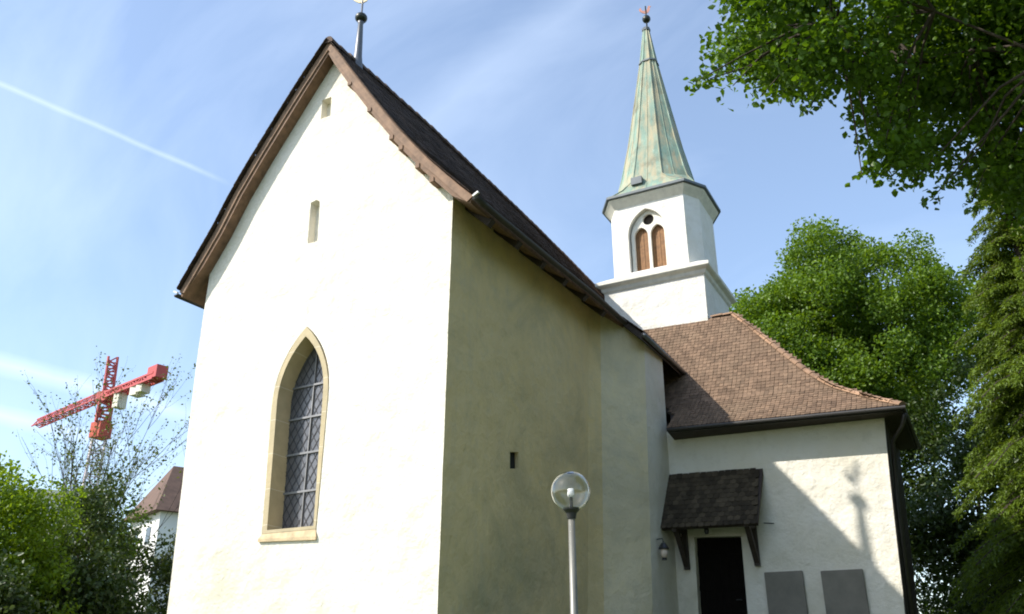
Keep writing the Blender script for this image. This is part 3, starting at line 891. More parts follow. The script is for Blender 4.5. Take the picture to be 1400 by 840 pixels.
# belfry storey with the front opening
bm = bmesh.new()
ZB0, ZB1 = 12.3, 15.05
o0, o1 = octo(0, ZB0), octo(0, ZB1)
BC = -0.16
ropen = arch(BC, 0.68, 12.44, 13.85, 14.80, 8)
for k in range(8):
    k2 = (k + 1) % 8
    if k == 0:
        holed(bm, [(o0[0][0], ZB0), (o0[1][0], ZB0), (o1[1][0], ZB1), (o1[0][0], ZB1)], [ropen], lambda x, z: (x, OY0, z), (0, 1, 0), 0.42)
    else:
        bm.faces.new([bm.verts.new(p) for p in (o0[k], o0[k2], o1[k2], o1[k])])
bf = part('belfry', bm, M['tower_render'], church)
bm = bmesh.new()
stack(bm, [octo(0.003, 15.00), octo(0.05, 15.06), octo(0.20, 15.24), octo(0.23, 15.30)])
part('belfry_cornice', bm, M['trace'], bf)
bm = bmesh.new()
stack(bm, [octo(0.27, 15.305), octo(0.31, 15.33), octo(0.31, 15.42), octo(0.2, 15.47)])
part('cornice_edge', bm, M['grey_metal'], bf)
# tracery: two lights and an eyelet
bm = bmesh.new()
YT_ = OY0 + 0.17
outer = arch(BC + 0.03, 0.66, 12.44, 13.85, 14.80, 8)
l1 = arch(BC - 0.265, 0.245, 12.46, 13.84, 14.18, 6); l2 = arch(BC + 0.325, 0.245, 12.46, 13.84, 14.18, 6)
eye = [(BC + 0.03 + 0.19*math.cos(a)*1.06, 14.43 + 0.20*math.sin(a)*1.06) for a in [2*math.pi*i/24 for i in range(24)]]
holed(bm, outer, [l1, l2, eye], lambda x, z: (x, YT_, z), (0, 1, 0), 0.10)
bw = part('belfry_window', bm, M['trace'], church)
for cx_ in (BC - 0.265, BC + 0.325):
    bm = bmesh.new()
    n = 5
    for i in range(n):
        x = cx_ - 0.25 + 0.5*i/n
        box(bm, x + 0.004, x + 0.5/n - 0.004, YT_ + 0.125 + 0.012*(i % 2), YT_ + 0.16, 12.40, 14.22)
    part('louvre_panel', bm, M['louvre'], bw)
bm = bmesh.new()
v_ = [bm.verts.new((x, YT_ + 0.17, z)) for x, z in arch(BC, 0.67, 12.45, 13.85, 14.79, 8)]; bm.faces.new(v_)
part('back_boarding', bm, M['dark_wood'], bw)
# spire
SX, SY = -0.06, 14.36
def ring8(r, z, dx=0.0):
    q = r*0.42; k = r*0.58
    return [(SX + dx + a, SY + b, z) for a, b in ((-q, -r), (q, -r), (r, -k), (r, k), (q, r), (-q, r), (-r, k), (-r, -k))]
SPR = [octo(0.22, 15.46), octo(0.10, 15.52), [tuple((Vector(a)*0.45 + Vector(b)*0.55)) for a, b in zip(octo(-0.02, 15.72), ring8(1.50, 15.72))],
       ring8(1.30, 16.15), ring8(1.17, 16.7), ring8(0.90, 18.1), ring8(0.58, 20.2), ring8(0.30, 22.1), ring8(0.105, 23.72), ring8(0.10, 23.8)]
bm = bmesh.new()
stack(bm, SPR)
spi = part('spire', bm, M['patina'], church)
bm = bmesh.new()
for k in range(8):
    tube(bm, [Vector(r[k]) for r in SPR[:-1]], 0.028, 6)
    if True:
        mid = [(Vector(r[k]) + Vector(r[(k+1) % 8]))/2 for r in SPR[:-2]]
        tube(bm, mid, 0.016, 5)
part('seams', bm, M['patina'], spi, smooth=True)
bm = bmesh.new(); stack(bm, [ring8(0.36, 22.02), ring8(0.345, 22.10)])
part('spire_band', bm, M['grey_metal'], spi)
bm = bmesh.new(); stack(bm, [ring8(0.15, 23.72), ring8(0.16, 23.82), ring8(0.10, 23.9)])
part('spire_collar', bm, M['grey_metal'], spi)
bm = bmesh.new()
box(bm, -0.60, -0.20, SY - 1.55, SY - 1.15, 15.84, 16.12)
part('hatch', bm, M['grey_metal'], spi)
bm = bmesh.new(); tube(bm, [(SX + 0.05, SY, 23.7), (SX + 0.05, SY, 25.0)], 0.03, 8); lathe(bm, (SX + 0.05, SY, 24.33), sphere_prof(0.17, 10), 18)
part('ball', bm, M['black_ball'], spi, smooth=True)
bm = bmesh.new(); cock(bm, (SX + 0.05, SY, 24.62), 0.55, 0.012, 0.3)
part('weathercock', bm, M['copper_vane'], spi)

# ------------------------------------------------------------------ stone slabs leaning on the nave wall
for (x0, x1, zt, lb) in ((3.24, 4.14, 2.09, 'dark grey stone slab against the white wall, the one nearer the church door'),
                         (4.55, 5.49, 2.06, 'dark grey stone slab against the white wall, the one farther from the door by the corner')):
    bm = bmesh.new()
    box(bm, x0, x1, YN - 0.10, YN - 0.012, 0.44, zt)
    bmesh.ops.bevel(bm, geom=bm.edges[:], offset=0.012, segments=2, affect='EDGES')
    ob = link('stone_slab', bm, M['slab'])
    tag(ob, lb, 'stone slab', 'slabs on the nave wall')

# ------------------------------------------------------------------ globe lamp
def globe_lamp(x, y, zc, r, label):
    zg = ground_h(x, y)
    L = thing('street_lamp', label, 'lamp', (x, y, zg), 'globe lamps of the churchyard')
    bm = bmesh.new()
    lathe(bm, (x, y, 0), [(0.0, zg - 0.3), (0.075, zg - 0.3), (0.065, zg + 0.5), (0.036, zg + 0.55), (0.030, zc - r - 0.02), (0.0, zc - r - 0.02)], 20)
    part('pole', bm, M['pole'], L, smooth=True)
    bm = bmesh.new()
    lathe(bm, (x, y, zc - r*0.93), [(0.0, -0.08), (0.04, -0.08), (0.05, -0.03), (r*0.42, 0.0), (r*0.42, 0.02), (0.0, 0.02)], 20)
    part('collar', bm, M['black'], L, smooth=False)
    bm = bmesh.new()
    prof = []
    a0 = 0.36
    for i in range(22):
        a = a0 + (math.pi - a0)*i/21
        prof.append((r*math.sin(a), -r*math.cos(a)))
    pin = [((r - 0.006)*math.sin(a0 + (math.pi - a0)*i/21), -(r - 0.006)*math.cos(a0 + (math.pi - a0)*i/21)) for i in range(22)][::-1]
    prof[-1] = (0.0, r); pin[0] = (0.0, r - 0.006)
    lathe(bm, (x, y, zc), prof + pin + [prof[0]], 40)
    part('globe', bm, M['globe'], L, smooth=True, recalc=False)
    bm = bmesh.new()
    lathe(bm, (x, y, zc - r), [(0.0, 0.02), (0.016, 0.02), (0.016, r*0.7), (0.0, r*0.7)], 12)
    part('lamp_holder', bm, M['black'], L)
    bm = bmesh.new()
    lathe(bm, (x, y, zc - r), [(0.0, r*0.7), (0.03, r*0.72), (0.034, r*0.9), (0.028, r*1.12), (0.0, r*1.15)], 14)
    part('bulb', bm, M['bulb'], L, smooth=True)
    return L
globe_lamp(4.62, -5.02, 1.474, 0.186, 'clear glass globe lamp on a slim pale pole in front of the church side wall')
globe_lamp(-14.5, 5.2, 2.66, 0.17, 'small far globe lamp standing among the dark shrubs at left')

# ------------------------------------------------------------------ tower crane far behind
pv = Vector((-122.7, 81.95, 43.7))
crane = thing('tower_crane', 'red tower crane with lattice jib and mast rising behind the shrubs at left', 'crane', (pv.x, pv.y, -1.7))
def lattice(bm, a, b, w, h, n, r, tri=False, up=(0, 0, 1)):
    a, b = Vector(a), Vector(b); d = (b - a).normalized(); up = Vector(up)
    s = d.cross(up).normalized(); t = s.cross(d)
    if tri: offs = [s*(-w/2), s*(w/2), t*h]
    else: offs = [s*(i*w/2) + t*(j*h/2) for i, j in ((-1,-1),(1,-1),(1,1),(-1,1))]
    for o in offs: beam(bm, a + o, b + o, r*2, r*2)
    m = len(offs)
    for k in range(n):
        p, q = a.lerp(b, k/n), a.lerp(b, (k+1)/n)
        for i in range(m):
            j = (i+1) % m
            o1, o2 = (offs[i], offs[j]) if k % 2 == 0 else (offs[j], offs[i])
            beam(bm, p + o1, q + o2, r*1.2, r*1.2)
            beam(bm, p + offs[i], p + offs[j], r*1.2, r*1.2)
mrot = (0.6, 0.8, 0)
bm = bmesh.new(); lattice(bm, (pv.x, pv.y, -2), (pv.x, pv.y, 36.4), 2.1, 2.1, 19, 0.16, up=mrot)
part('mast', bm, M['crane_grey'], crane)
bm = bmesh.new(); lattice(bm, (pv.x, pv.y, 39.6), (pv.x, pv.y, 43.2), 2.1, 2.1, 3, 0.2, up=mrot)
part('upper_mast', bm, M['red'], crane)
bm = bmesh.new(); box(bm, pv.x - 1.25, pv.x + 1.25, pv.y - 1.25, pv.y + 1.25, 36.8, 39.5)
part('climbing_cage', bm, M['orange'], crane)
bm = bmesh.new(); box(bm, pv.x - 1.3, pv.x + 1.3, pv.y - 1.3, pv.y + 1.3, 43.2, 45.0)
part('slewing_head', bm, M['red'], crane)
jd = Vector((-0.976, 0.216, 0))
bm = bmesh.new(); lattice(bm, pv + jd*1.0 + Vector((0, 0, 0.6)), pv + jd*29.5 + Vector((0, 0, 0.3)), 1.5, 1.5, 19, 0.10, True)
part('jib', bm, M['red'], crane)
bm = bmesh.new(); lattice(bm, pv - jd*1.0 + Vector((0, 0, 0.6)), pv - jd*17.5 + Vector((0, 0, 0.6)), 1.8, 0.9, 9, 0.17)
part('counter_jib', bm, M['red'], crane)
bm = bmesh.new(); lattice(bm, pv + Vector((0, 0, 1)), pv + Vector((-0.5, 0, 7.9)), 1.5, 1.5, 6, 0.16, up=mrot)
part('apex', bm, M['red'], crane)
bm = bmesh.new()
c = pv - jd*17.0
q = Vector((0.216, 0.976, 0))
P = [c + jd*a + q*b + Vector((0, 0, z)) for z in (0.2, 2.3) for a, b in ((-1.5, -1.0), (1.5, -1.0), (1.5, 1.0), (-1.5, 1.0))]
v = [bm.verts.new(p) for p in P]
for f in ((0,3,2,1),(4,5,6,7),(0,1,5,4),(1,2,6,5),(2,3,7,6),(3,0,4,7)): bm.faces.new([v[i] for i in f])
part('winch_housing', bm, M['red'], crane)
for dist, dz, w in ((11.0, -1.5, 1.6), (12.9, -1.3, 1.4), (5.2, -2.5, 1.3)):
    bm = bmesh.new(); c = pv - jd*dist
    box(bm, c.x - w/2, c.x + w/2, c.y - 0.9, c.y + 0.9, c.z + dz, c.z + 0.3)
    part('counterweight' if dist > 5 else 'cab', bm, M['concrete'], crane)

# ------------------------------------------------------------------ houses at left
def house(name, label, c, w, d, ze, zr, rot, inset, windows):
    H = thing(name, label, 'house', (c[0], c[1], -1.6))
    Rm = Matrix.Rotation(rot, 4, 'Z'); C0 = Vector((c[0], c[1], 0))
    tr = lambda x, y, z: C0 + Rm @ Vector((x, y, z))
    bm = bmesh.new()
    lo = [tr(x, y, -2) for x, y in ((-w/2,-d/2),(w/2,-d/2),(w/2,d/2),(-w/2,d/2))]
    hi = [p + Vector((0, 0, ze + 2)) for p in lo]
    A = [bm.verts.new(p) for p in lo]; B = [bm.verts.new(p) for p in hi]
    for k in range(4): bm.faces.new((A[k], A[(k+1)%4], B[(k+1)%4], B[k]))
    bm.faces.new(B)
    part('wall', bm, M['house_wall'], H)
    bm = bmesh.new(); e = 0.6
    r0 = [bm.verts.new(tr(x, y, ze - 0.15)) for x, y in ((-w/2-e,-d/2-e),(w/2+e,-d/2-e),(w/2+e,d/2+e),(-w/2-e,d/2+e))]
    if zr > ze + 0.5:
        r1 = [bm.verts.new(tr(x, 0, zr)) for x in (-w/2 + inset, w/2 - inset)]
        bm.faces.new((r0[0], r0[1], r1[1], r1[0])); bm.faces.new((r0[1], r0[2], r1[1])); bm.faces.new((r0[2], r0[3], r1[0], r1[1])); bm.faces.new((r0[3], r0[0], r1[0]))
        bm.faces.new(r0[::-1])
        part('roof', bm, M['house_roof'], H)
    else:
        r1 = [bm.verts.new(v.co + Vector((0, 0, 0.4))) for v in r0]
        for k in range(4): bm.faces.new((r0[k], r0[(k+1)%4], r1[(k+1)%4], r1[k]))
        bm.faces.new(r1); bm.faces.new(r0[::-1])
        part('roof', bm, M['concrete'], H)
    for (fx, x, z, ww, hh) in windows:
        bm = bmesh.new()
        if fx == 'f': P = [tr(x + a*ww/2, -d/2 - 0.05, z + b*hh/2) for a, b in ((-1,-1),(1,-1),(1,1),(-1,1))]; nrm = Rm @ Vector((0, 1, 0))
        elif fx == 'w': P = [tr(-w/2 - 0.05, x - a*ww/2, z + b*hh/2) for a, b in ((-1,-1),(1,-1),(1,1),(-1,1))]; nrm = Rm @ Vector((1, 0, 0))
        else: P = [tr(w/2 + 0.05, x + a*ww/2, z + b*hh/2) for a, b in ((-1,-1),(1,-1),(1,1),(-1,1))]; nrm = Rm @ Vector((-1, 0, 0))
        F = [bm.verts.new(p) for p in P]; Bk = [bm.verts.new(p + nrm*0.12) for p in P]
        bm.faces.new(F)
        for k in range(4): bm.faces.new((F[k], F[(k+1)%4], Bk[(k+1)%4], Bk[k]))
        part('window', bm, M['window_dark'], H)
    return H
house('house', 'white house with a brown hipped tile roof behind the shrubs beside the church', (-48.4, 40.9), 12.0, 7.0, 11.4, 15.6, math.radians(68), 1.6,
      [('f', -4.0, 9.4, 0.9, 1.3), ('f', -1.0, 9.4, 0.9, 1.3), ('f', 2.2, 9.4, 0.9, 1.3), ('w', -1.4, 9.6, 1.0, 1.3), ('w', 1.6, 9.6, 1.0, 1.3)])
house('house', 'low white flat roofed building far behind the shrubs at left', (-79.6, 47.4), 4.4, 6.0, 17.2, 17.4, math.radians(48), 0,
      [('f', -1.0, 15.6, 1.2, 1.0), ('f', 1.0, 15.6, 1.2, 1.0)])

# ------------------------------------------------------------------ foliage
def leaf_obj(name, C, size, material, parent, aspect=0.62, dirs=None, droop=0.3, fold=0.12, seed=1, flat=0.0, out=None):
    """many small folded leaves as one mesh. C: (n,3) positions"""
    r = np.random.default_rng(seed)
    n = len(C)
    d = r.normal(size=(n, 3)) if dirs is None else dirs + r.normal(size=(n, 3))*0.45
    d[:, 2] -= droop
    d /= np.linalg.norm(d, axis=1)[:, None]
    up = r.normal(size=(n, 3)); up[:, 2] += 0.9 + flat
    if out is not None: up += out*1.0
    s = np.cross(d, up); s /= np.linalg.norm(s, axis=1)[:, None] + 1e-9
    nn = np.cross(s, d)
    L = (size*r.uniform(0.65, 1.3, n))[:, None]
    Wd = L*aspect*0.5
    V = np.empty((n, 6, 3))
    V[:, 0] = C
    V[:, 1] = C + d*L*0.42 - s*Wd + nn*L*fold
    V[:, 2] = C + d*L*0.78 - s*Wd*0.62 + nn*L*fold*0.5
    V[:, 3] = C + d*L
    V[:, 4] = C + d*L*0.78 + s*Wd*0.62 + nn*L*fold*0.5
    V[:, 5] = C + d*L*0.42 + s*Wd + nn*L*fold
    base = (np.arange(n)*6)[:, None]
    faces = np.concatenate([base + np.array([0, 3, 2, 1]), base + np.array([0, 5, 4, 3])], axis=1).reshape(-1, 4)
    me = bpy.data.meshes.new(name)
    me.vertices.add(n*6); me.vertices.foreach_set('co', V.reshape(-1).astype(np.float32))
    me.loops.add(faces.size); me.loops.foreach_set('vertex_index', faces.reshape(-1).astype(np.int32))
    me.polygons.add(len(faces)); me.polygons.foreach_set('loop_start', (np.arange(len(faces))*4).astype(np.int32))
    me.polygons.foreach_set('loop_total', np.full(len(faces), 4, np.int32))
    me.update(); me.validate()
    me.materials.append(material)
    o = bpy.data.objects.new(name, me); COL.objects.link(o)
    if parent is not None:
        o.parent = parent
        me.transform(Matrix.Translation(-parent.location))
    return o
def cloud(centers, radii, per, r, flat=0.75):
    out = []
    for c, rad in zip(centers, radii):
        k = max(4, int(per*(rad**2)))
        p = r.normal(size=(k, 3)); p /= np.linalg.norm(p, axis=1)[:, None]
        p *= (r.uniform(0, 1, k)**0.45)[:, None]*rad
        p[:, 2] *= flat
        out.append(p + np.array(c))
    return np.concatenate(out)
def limb_pts(a, b, r, sag=0.1, n=5):
    a, b = np.array(a, float), np.array(b, float); L = np.linalg.norm(b - a)
    pts = []
    for i in range(n + 1):
        t = i/n
        pts.append(a + (b - a)*t + r.normal(size=3)*L*0.03*(0 < i < n) + np.array([0, 0, 1])*L*sag*math.sin(math.pi*t))
    return pts
def broad_tree(name, label, base, zc, rad, material, nclump, per, leaf, seed, trunk_r=0.25, crad=(0.7, 1.3), group=None, cat='tree', squash=0.8, fill=0.35, nlimb=26, amp=1.0):
    r = np.random.default_rng(seed)
    z0 = ground_h(base[0], base[1])
    t = thing(name, label, cat, (base[0], base[1], z0), group)
    cen = np.array([base[0], base[1], zc])
    C, RR = [], []
    ph = r.uniform(0, 6.28, 6)
    while len(C) < nclump:
        v = r.normal(size=3); v /= np.linalg.norm(v)
        az = math.atan2(v[1], v[0])
        lump = 1 + amp*(0.16*math.sin(3*az + ph[0]) + 0.12*math.sin(5*az + 4*v[2] + ph[1]) + 0.10*math.sin(7*v[2] + ph[2]))
        rr = (1.0 if r.uniform() > fill else r.uniform(0.2, 0.9)**0.6)*lump*r.uniform(0.82, 1.06)
        C.append(cen + v*np.array(rad)*rr); RR.append(r.uniform(*crad)*(0.7 + 0.3*min(1, 1.2 - 0.5*v[2])))
    C = np.array(C)
    C = np.array([c if c[2] > z0 + 0.4 else c + [0, 0, z0 + 0.4 - c[2]] for c in C])
    P = cloud(C, RR, per, r, squash)
    P = P[P[:, 2] > z0 + 0.05]
    out = (P - cen)/np.array(rad); out /= np.linalg.norm(out, axis=1)[:, None] + 1e-6
    leaf_obj('crown', P, leaf, material, t, seed=seed, out=out*0.6)
    bm = bmesh.new()
    top = cen + np.array([0, 0, rad[2]*0.35])
    tp = limb_pts((base[0], base[1], z0 - 0.2), top, r, 0, 6)
    tube(bm, tp, [trunk_r*(1 - 0.13*i) for i in range(7)], 8)
    order = r.permutation(len(C))[:nlimb]
    for i in order:
        a = tp[int(r.integers(2, 6))]
        tube(bm, limb_pts(a, C[i], r, 0.08), [trunk_r*0.2*(1 - 0.16*q) for q in range(6)], 5)
    part('trunk', bm, M['bark'], t, smooth=True)
    return t

broad_tree('broadleaf_tree', 'large bright green broadleaf tree behind the church roof right of the tower', (4.2, 30.0), 13.95, (6.7, 5.2, 6.2), M['leaf_tree'], 350, 430, 0.17, 3, 0.28, (0.65, 1.4), nlimb=45, fill=0.5, amp=0.6)
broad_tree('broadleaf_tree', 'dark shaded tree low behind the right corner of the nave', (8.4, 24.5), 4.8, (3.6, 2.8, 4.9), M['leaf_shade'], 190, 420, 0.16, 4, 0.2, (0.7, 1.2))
for i, (bx, by, zz) in enumerate(((17.0, 1.0, 7.4), (19.5, 9.5, 8.0))):  # unseen trees, added to block sky light from the choir's side wall
    broad_tree('broadleaf_tree', ['tall tree beyond the right edge of the picture beside the near tree', 'tall tree beyond the right edge of the picture beside the conifer'][i], (bx, by), zz, (4.4, 5.6, 7.4), M['leaf_tree'], 230, 150, 0.30, 50 + i, 0.3, (1.0, 1.6))
broad_tree('clipped_hedge', 'low green hedge under the dark tree at the bottom right', (8.2, 22.5), 1.1, (2.6, 1.0, 0.8), M['leaf_tree'], 60, 300, 0.10, 14, 0.06, (0.4, 0.6), cat='hedge')

# conifer on the right
def conifer(label, base, ztop, rmax, seed):
    r = np.random.default_rng(seed)
    z0 = ground_h(*base)
    t = thing('conifer_tree', label, 'tree', (base[0], base[1], z0))
    C, Dr = [], []
    bmT = bmesh.new()
    tube(bmT, [(base[0], base[1], z0 - 0.2), (base[0], base[1], ztop)], [0.28, 0.03], 10)
    z = z0 + 0.5
    while z < ztop:
        f = (ztop - z)/(ztop - z0)
        L = rmax*(f**0.8) + 0.12
        for k in range(int(6 + 3*f)):
            az = r.uniform(0, 2*math.pi); ll = L*r.uniform(0.55, 1.22)
            dv = np.array([math.cos(az), math.sin(az), 0])
            nseg = int(ll/0.10) + 2
            pts = []
            for i in range(nseg + 1):
                s = i/nseg
                p = np.array([base[0], base[1], z]) + dv*ll*s + np.array([0, 0, 0.30*ll*s - 0.62*ll*s*s])
                pts.append(p)
                if s > 0.12:
                    m = int(30 + 20*math.sin(math.pi*min(1, s*1.05)))
                    side = np.array([-dv[1], dv[0], 0])
                    for _ in range(m):
                        o = side*r.normal()*0.20*ll*0.55*(1.15 - 0.8*s) + np.array([0, 0, -abs(r.normal())*0.12])
                        C.append(p + o); Dr.append(dv*0.7 + side*np.sign(np.dot(o, side))*0.5 + np.array([0, 0, -0.55]))
            tube(bmT, pts[::max(1, nseg//4)], 0.018, 4, cap=False)
        z += 0.20
    leaf_obj('crown', np.array(C), 0.115, M['leaf_yew'], t, aspect=0.3, dirs=np.array(Dr), droop=0.15, seed=seed, fold=0.05)
    part('trunk', bmT, M['bark'], t)
    return t
conifer('tall yellow green conifer with drooping sprays at the right edge', (10.7, 15.2), 16.5, 3.5, 21)

# overhanging beech near the camera

OVER=[(9.03,-1.97,5.39),(7.87,-5.20,6.51),(8.83,-2.24,7.81),(9.39,-1.75,5.26),(8.98,-3.07,7.85),(10.07,-1.44,8.79),(9.83,-2.69,7.99),(8.00,-4.25,5.74),(9.30,-2.92,6.70),(6.95,-3.52,7.19),(8.11,-4.91,5.94),(8.37,-3.04,7.34),(8.73,-2.90,6.32),(8.65,-2.27,7.19),(9.97,-1.03,5.99),(7.38,-5.12,5.48),(10.05,-1.16,7.71),(9.42,-3.30,7.01),(9.15,-2.51,4.97),(6.99,-3.84,6.20),(9.53,-3.00,6.71),(9.66,-1.77,6.70),(9.71,-1.51,7.53),(8.22,-1.97,5.93),(8.92,-4.53,6.78),(7.12,-5.40,6.09),(7.45,-4.11,6.33),(8.21,-3.60,6.63),(7.86,-2.77,6.15),(8.22,-3.03,6.30),(8.04,-3.94,5.06),(7.22,-4.51,5.83),(9.75,-2.22,7.76),(8.73,-2.29,6.59),(6.97,-2.93,6.84),(8.99,-3.57,6.59),(7.66,-5.26,6.07),(6.85,-3.90,6.51),(9.97,-1.28,8.07),(8.25,-3.27,7.82),(7.97,-2.51,7.23),(9.54,-2.55,6.46),(7.14,-4.42,7.50),(10.06,-1.94,8.01),(6.36,-3.68,6.89),(8.86,-3.04,7.03),(9.19,-2.51,4.52),(6.69,-3.67,6.80),(6.85,-4.46,6.45),(8.52,-2.52,5.31),(9.93,-1.42,6.74),(7.03,-3.27,7.36),(10.32,-1.45,8.28),(6.99,-3.42,7.14),(9.81,-0.82,9.76),(8.92,-2.76,7.52),(7.76,-5.22,6.59),(9.76,-1.93,8.74),(8.41,-2.97,7.19),(8.72,-2.08,8.75),(7.83,-3.90,5.23),(8.29,-3.70,7.58),(8.58,-1.70,8.31),(9.41,-1.83,5.39),(8.63,-2.58,8.33),(7.90,-4.22,4.71),(9.89,-3.21,6.30),(7.15,-3.70,7.72),(9.52,-3.30,5.83),(8.14,-2.96,6.86),(9.66,-1.99,6.59),(9.75,-2.87,7.37),(9.07,-2.39,6.15),(8.60,-1.60,6.73),(6.62,-4.79,6.20),(9.75,-2.17,8.57),(7.21,-4.05,5.99),(7.08,-4.36,7.14),(9.73,-0.51,5.80),(9.16,-2.93,6.43),(8.20,-2.21,6.49),(8.00,-4.45,6.70),(7.59,-4.52,6.07),(10.61,-0.71,8.63),(8.34,-2.99,6.07),(9.00,-1.89,6.92),(9.99,-0.56,6.59),(8.84,-2.42,8.38),(9.96,-1.79,8.06),(7.94,-4.06,4.70),(9.75,-1.38,7.53),(9.97,-1.64,7.03),(7.54,-4.41,6.96),(6.93,-3.66,6.65),(8.85,-2.96,6.41),(9.50,-2.09,7.08),(7.39,-4.47,6.77),(8.50,-2.83,6.74),(9.77,-2.06,6.54),(8.01,-4.36,7.00),(7.62,-3.31,8.09),(9.02,-2.08,6.97),(7.85,-4.84,5.41),(7.94,-3.93,5.92),(8.96,-3.34,4.80),(9.21,-1.58,9.03),(8.68,-1.13,8.65),(7.41,-4.84,5.36),(8.83,-1.87,8.12),(9.34,-2.95,4.71),(9.69,-2.90,7.80),(9.28,-3.44,6.55),(6.75,-4.61,7.76),(7.84,-2.95,6.04),(9.24,-2.73,6.47),(6.96,-3.49,6.61),(8.04,-3.28,5.14),(8.55,-3.42,5.92),(7.51,-4.15,7.07),(9.25,-1.89,5.23),(6.79,-3.23,7.11),(9.86,-3.31,6.10),(6.57,-3.73,6.80),(7.87,-3.96,5.61),(8.56,-2.11,7.54),(7.46,-4.69,5.56),(8.93,-1.81,6.46),(9.20,-3.61,5.36),(9.91,-2.16,7.83),(9.25,-1.86,5.83),(7.15,-3.57,7.32),(7.97,-4.32,5.21),(9.95,-1.00,6.11),(7.10,-4.21,7.29),(7.89,-2.67,7.53),(7.89,-4.64,5.35),(7.73,-2.67,6.72),(7.46,-3.26,6.71),(10.03,0.25,6.46),(7.63,-5.00,5.68),(7.65,-3.09,6.82),(9.28,-1.97,8.90),(8.92,-1.49,8.90),(9.26,-0.54,7.01),(9.97,-2.15,6.96),(9.93,-2.81,7.64),(6.95,-4.46,6.05),(8.29,-3.23,5.24),(10.19,-1.12,8.64),(7.21,-2.83,7.38),(7.73,-2.99,8.19),(8.06,-4.04,7.16),(7.14,-3.46,8.52),(9.84,-0.22,5.73),(6.62,-3.17,6.89),(9.50,-2.28,5.30),(6.94,-4.37,7.60),(7.23,-4.09,6.97),(9.30,-0.96,5.81),(7.83,-4.10,7.50),(9.12,-2.49,7.37),(9.58,-2.58,6.50),(7.96,-3.09,7.30),(8.18,-2.46,7.11),(8.36,-4.68,6.36),(9.95,-2.71,7.62),(7.82,-2.73,6.70),(9.51,-2.41,5.45),(7.71,-2.92,6.70),(8.64,-2.33,6.82),(9.71,0.45,6.38),(9.53,-0.85,8.36),(8.12,-2.85,8.28),(9.59,-2.58,7.05),(8.19,-2.99,6.03),(9.37,-2.05,7.59),(9.39,-1.83,6.49),(7.10,-3.72,6.36),(8.64,-3.08,5.34),(9.03,-1.63,6.58),(9.79,-2.86,5.84),(9.37,-2.83,6.27),(7.12,-4.26,7.23),(9.49,-3.20,4.58),(8.09,-1.81,6.20),(8.13,-4.22,7.43),(9.32,-2.88,4.25),(9.38,-2.41,7.28),(9.31,-2.43,7.12),(9.09,-2.65,6.15),(8.01,-2.63,5.64),(9.53,-1.32,6.13),(8.30,-4.77,6.83),(7.00,-5.33,6.00),(8.23,-1.40,6.50),(6.99,-3.49,7.27),(9.07,-3.49,6.68),(10.04,-1.14,8.06),(9.79,-2.96,6.91),(6.75,-3.66,6.80),(8.69,-1.69,6.83),(8.95,-1.77,7.43),(7.23,-4.50,7.16),(9.47,-1.86,7.67),(7.37,-4.19,7.27),(6.77,-5.44,6.20),(9.46,-1.88,8.54),(7.30,-5.24,6.79),(6.80,-4.82,7.15),(9.09,-2.58,6.13),(8.98,-1.68,6.35),(9.32,-1.98,5.04),(9.29,-2.50,4.68),(8.70,-1.63,7.32),(6.53,-3.26,7.30),(6.87,-4.75,6.81),(8.14,-4.38,6.23),(8.23,-4.66,6.18),(8.51,-3.04,5.76),(9.60,-2.96,6.78),(7.76,-3.53,7.91),(10.20,-1.95,7.99),(8.95,-2.15,5.33),(9.04,-2.25,6.98),(7.46,-2.98,7.35),(9.82,-1.83,6.30),(8.05,-5.19,6.43),(8.92,-1.83,9.29),(9.14,-3.21,7.73),(9.68,-2.90,6.40)]
SPRIG=[(6.26,-5.31,5.40),(6.37,-5.17,5.49),(6.58,-5.12,5.36),(7.69,-4.25,4.76),(7.57,-4.30,4.48),(7.76,-4.15,4.65),(7.99,-3.74,4.55),(8.14,-3.58,4.39),(6.78,-4.78,5.38),(7.23,-4.50,5.29),(8.37,-3.36,4.68),(8.56,-2.98,4.61)]
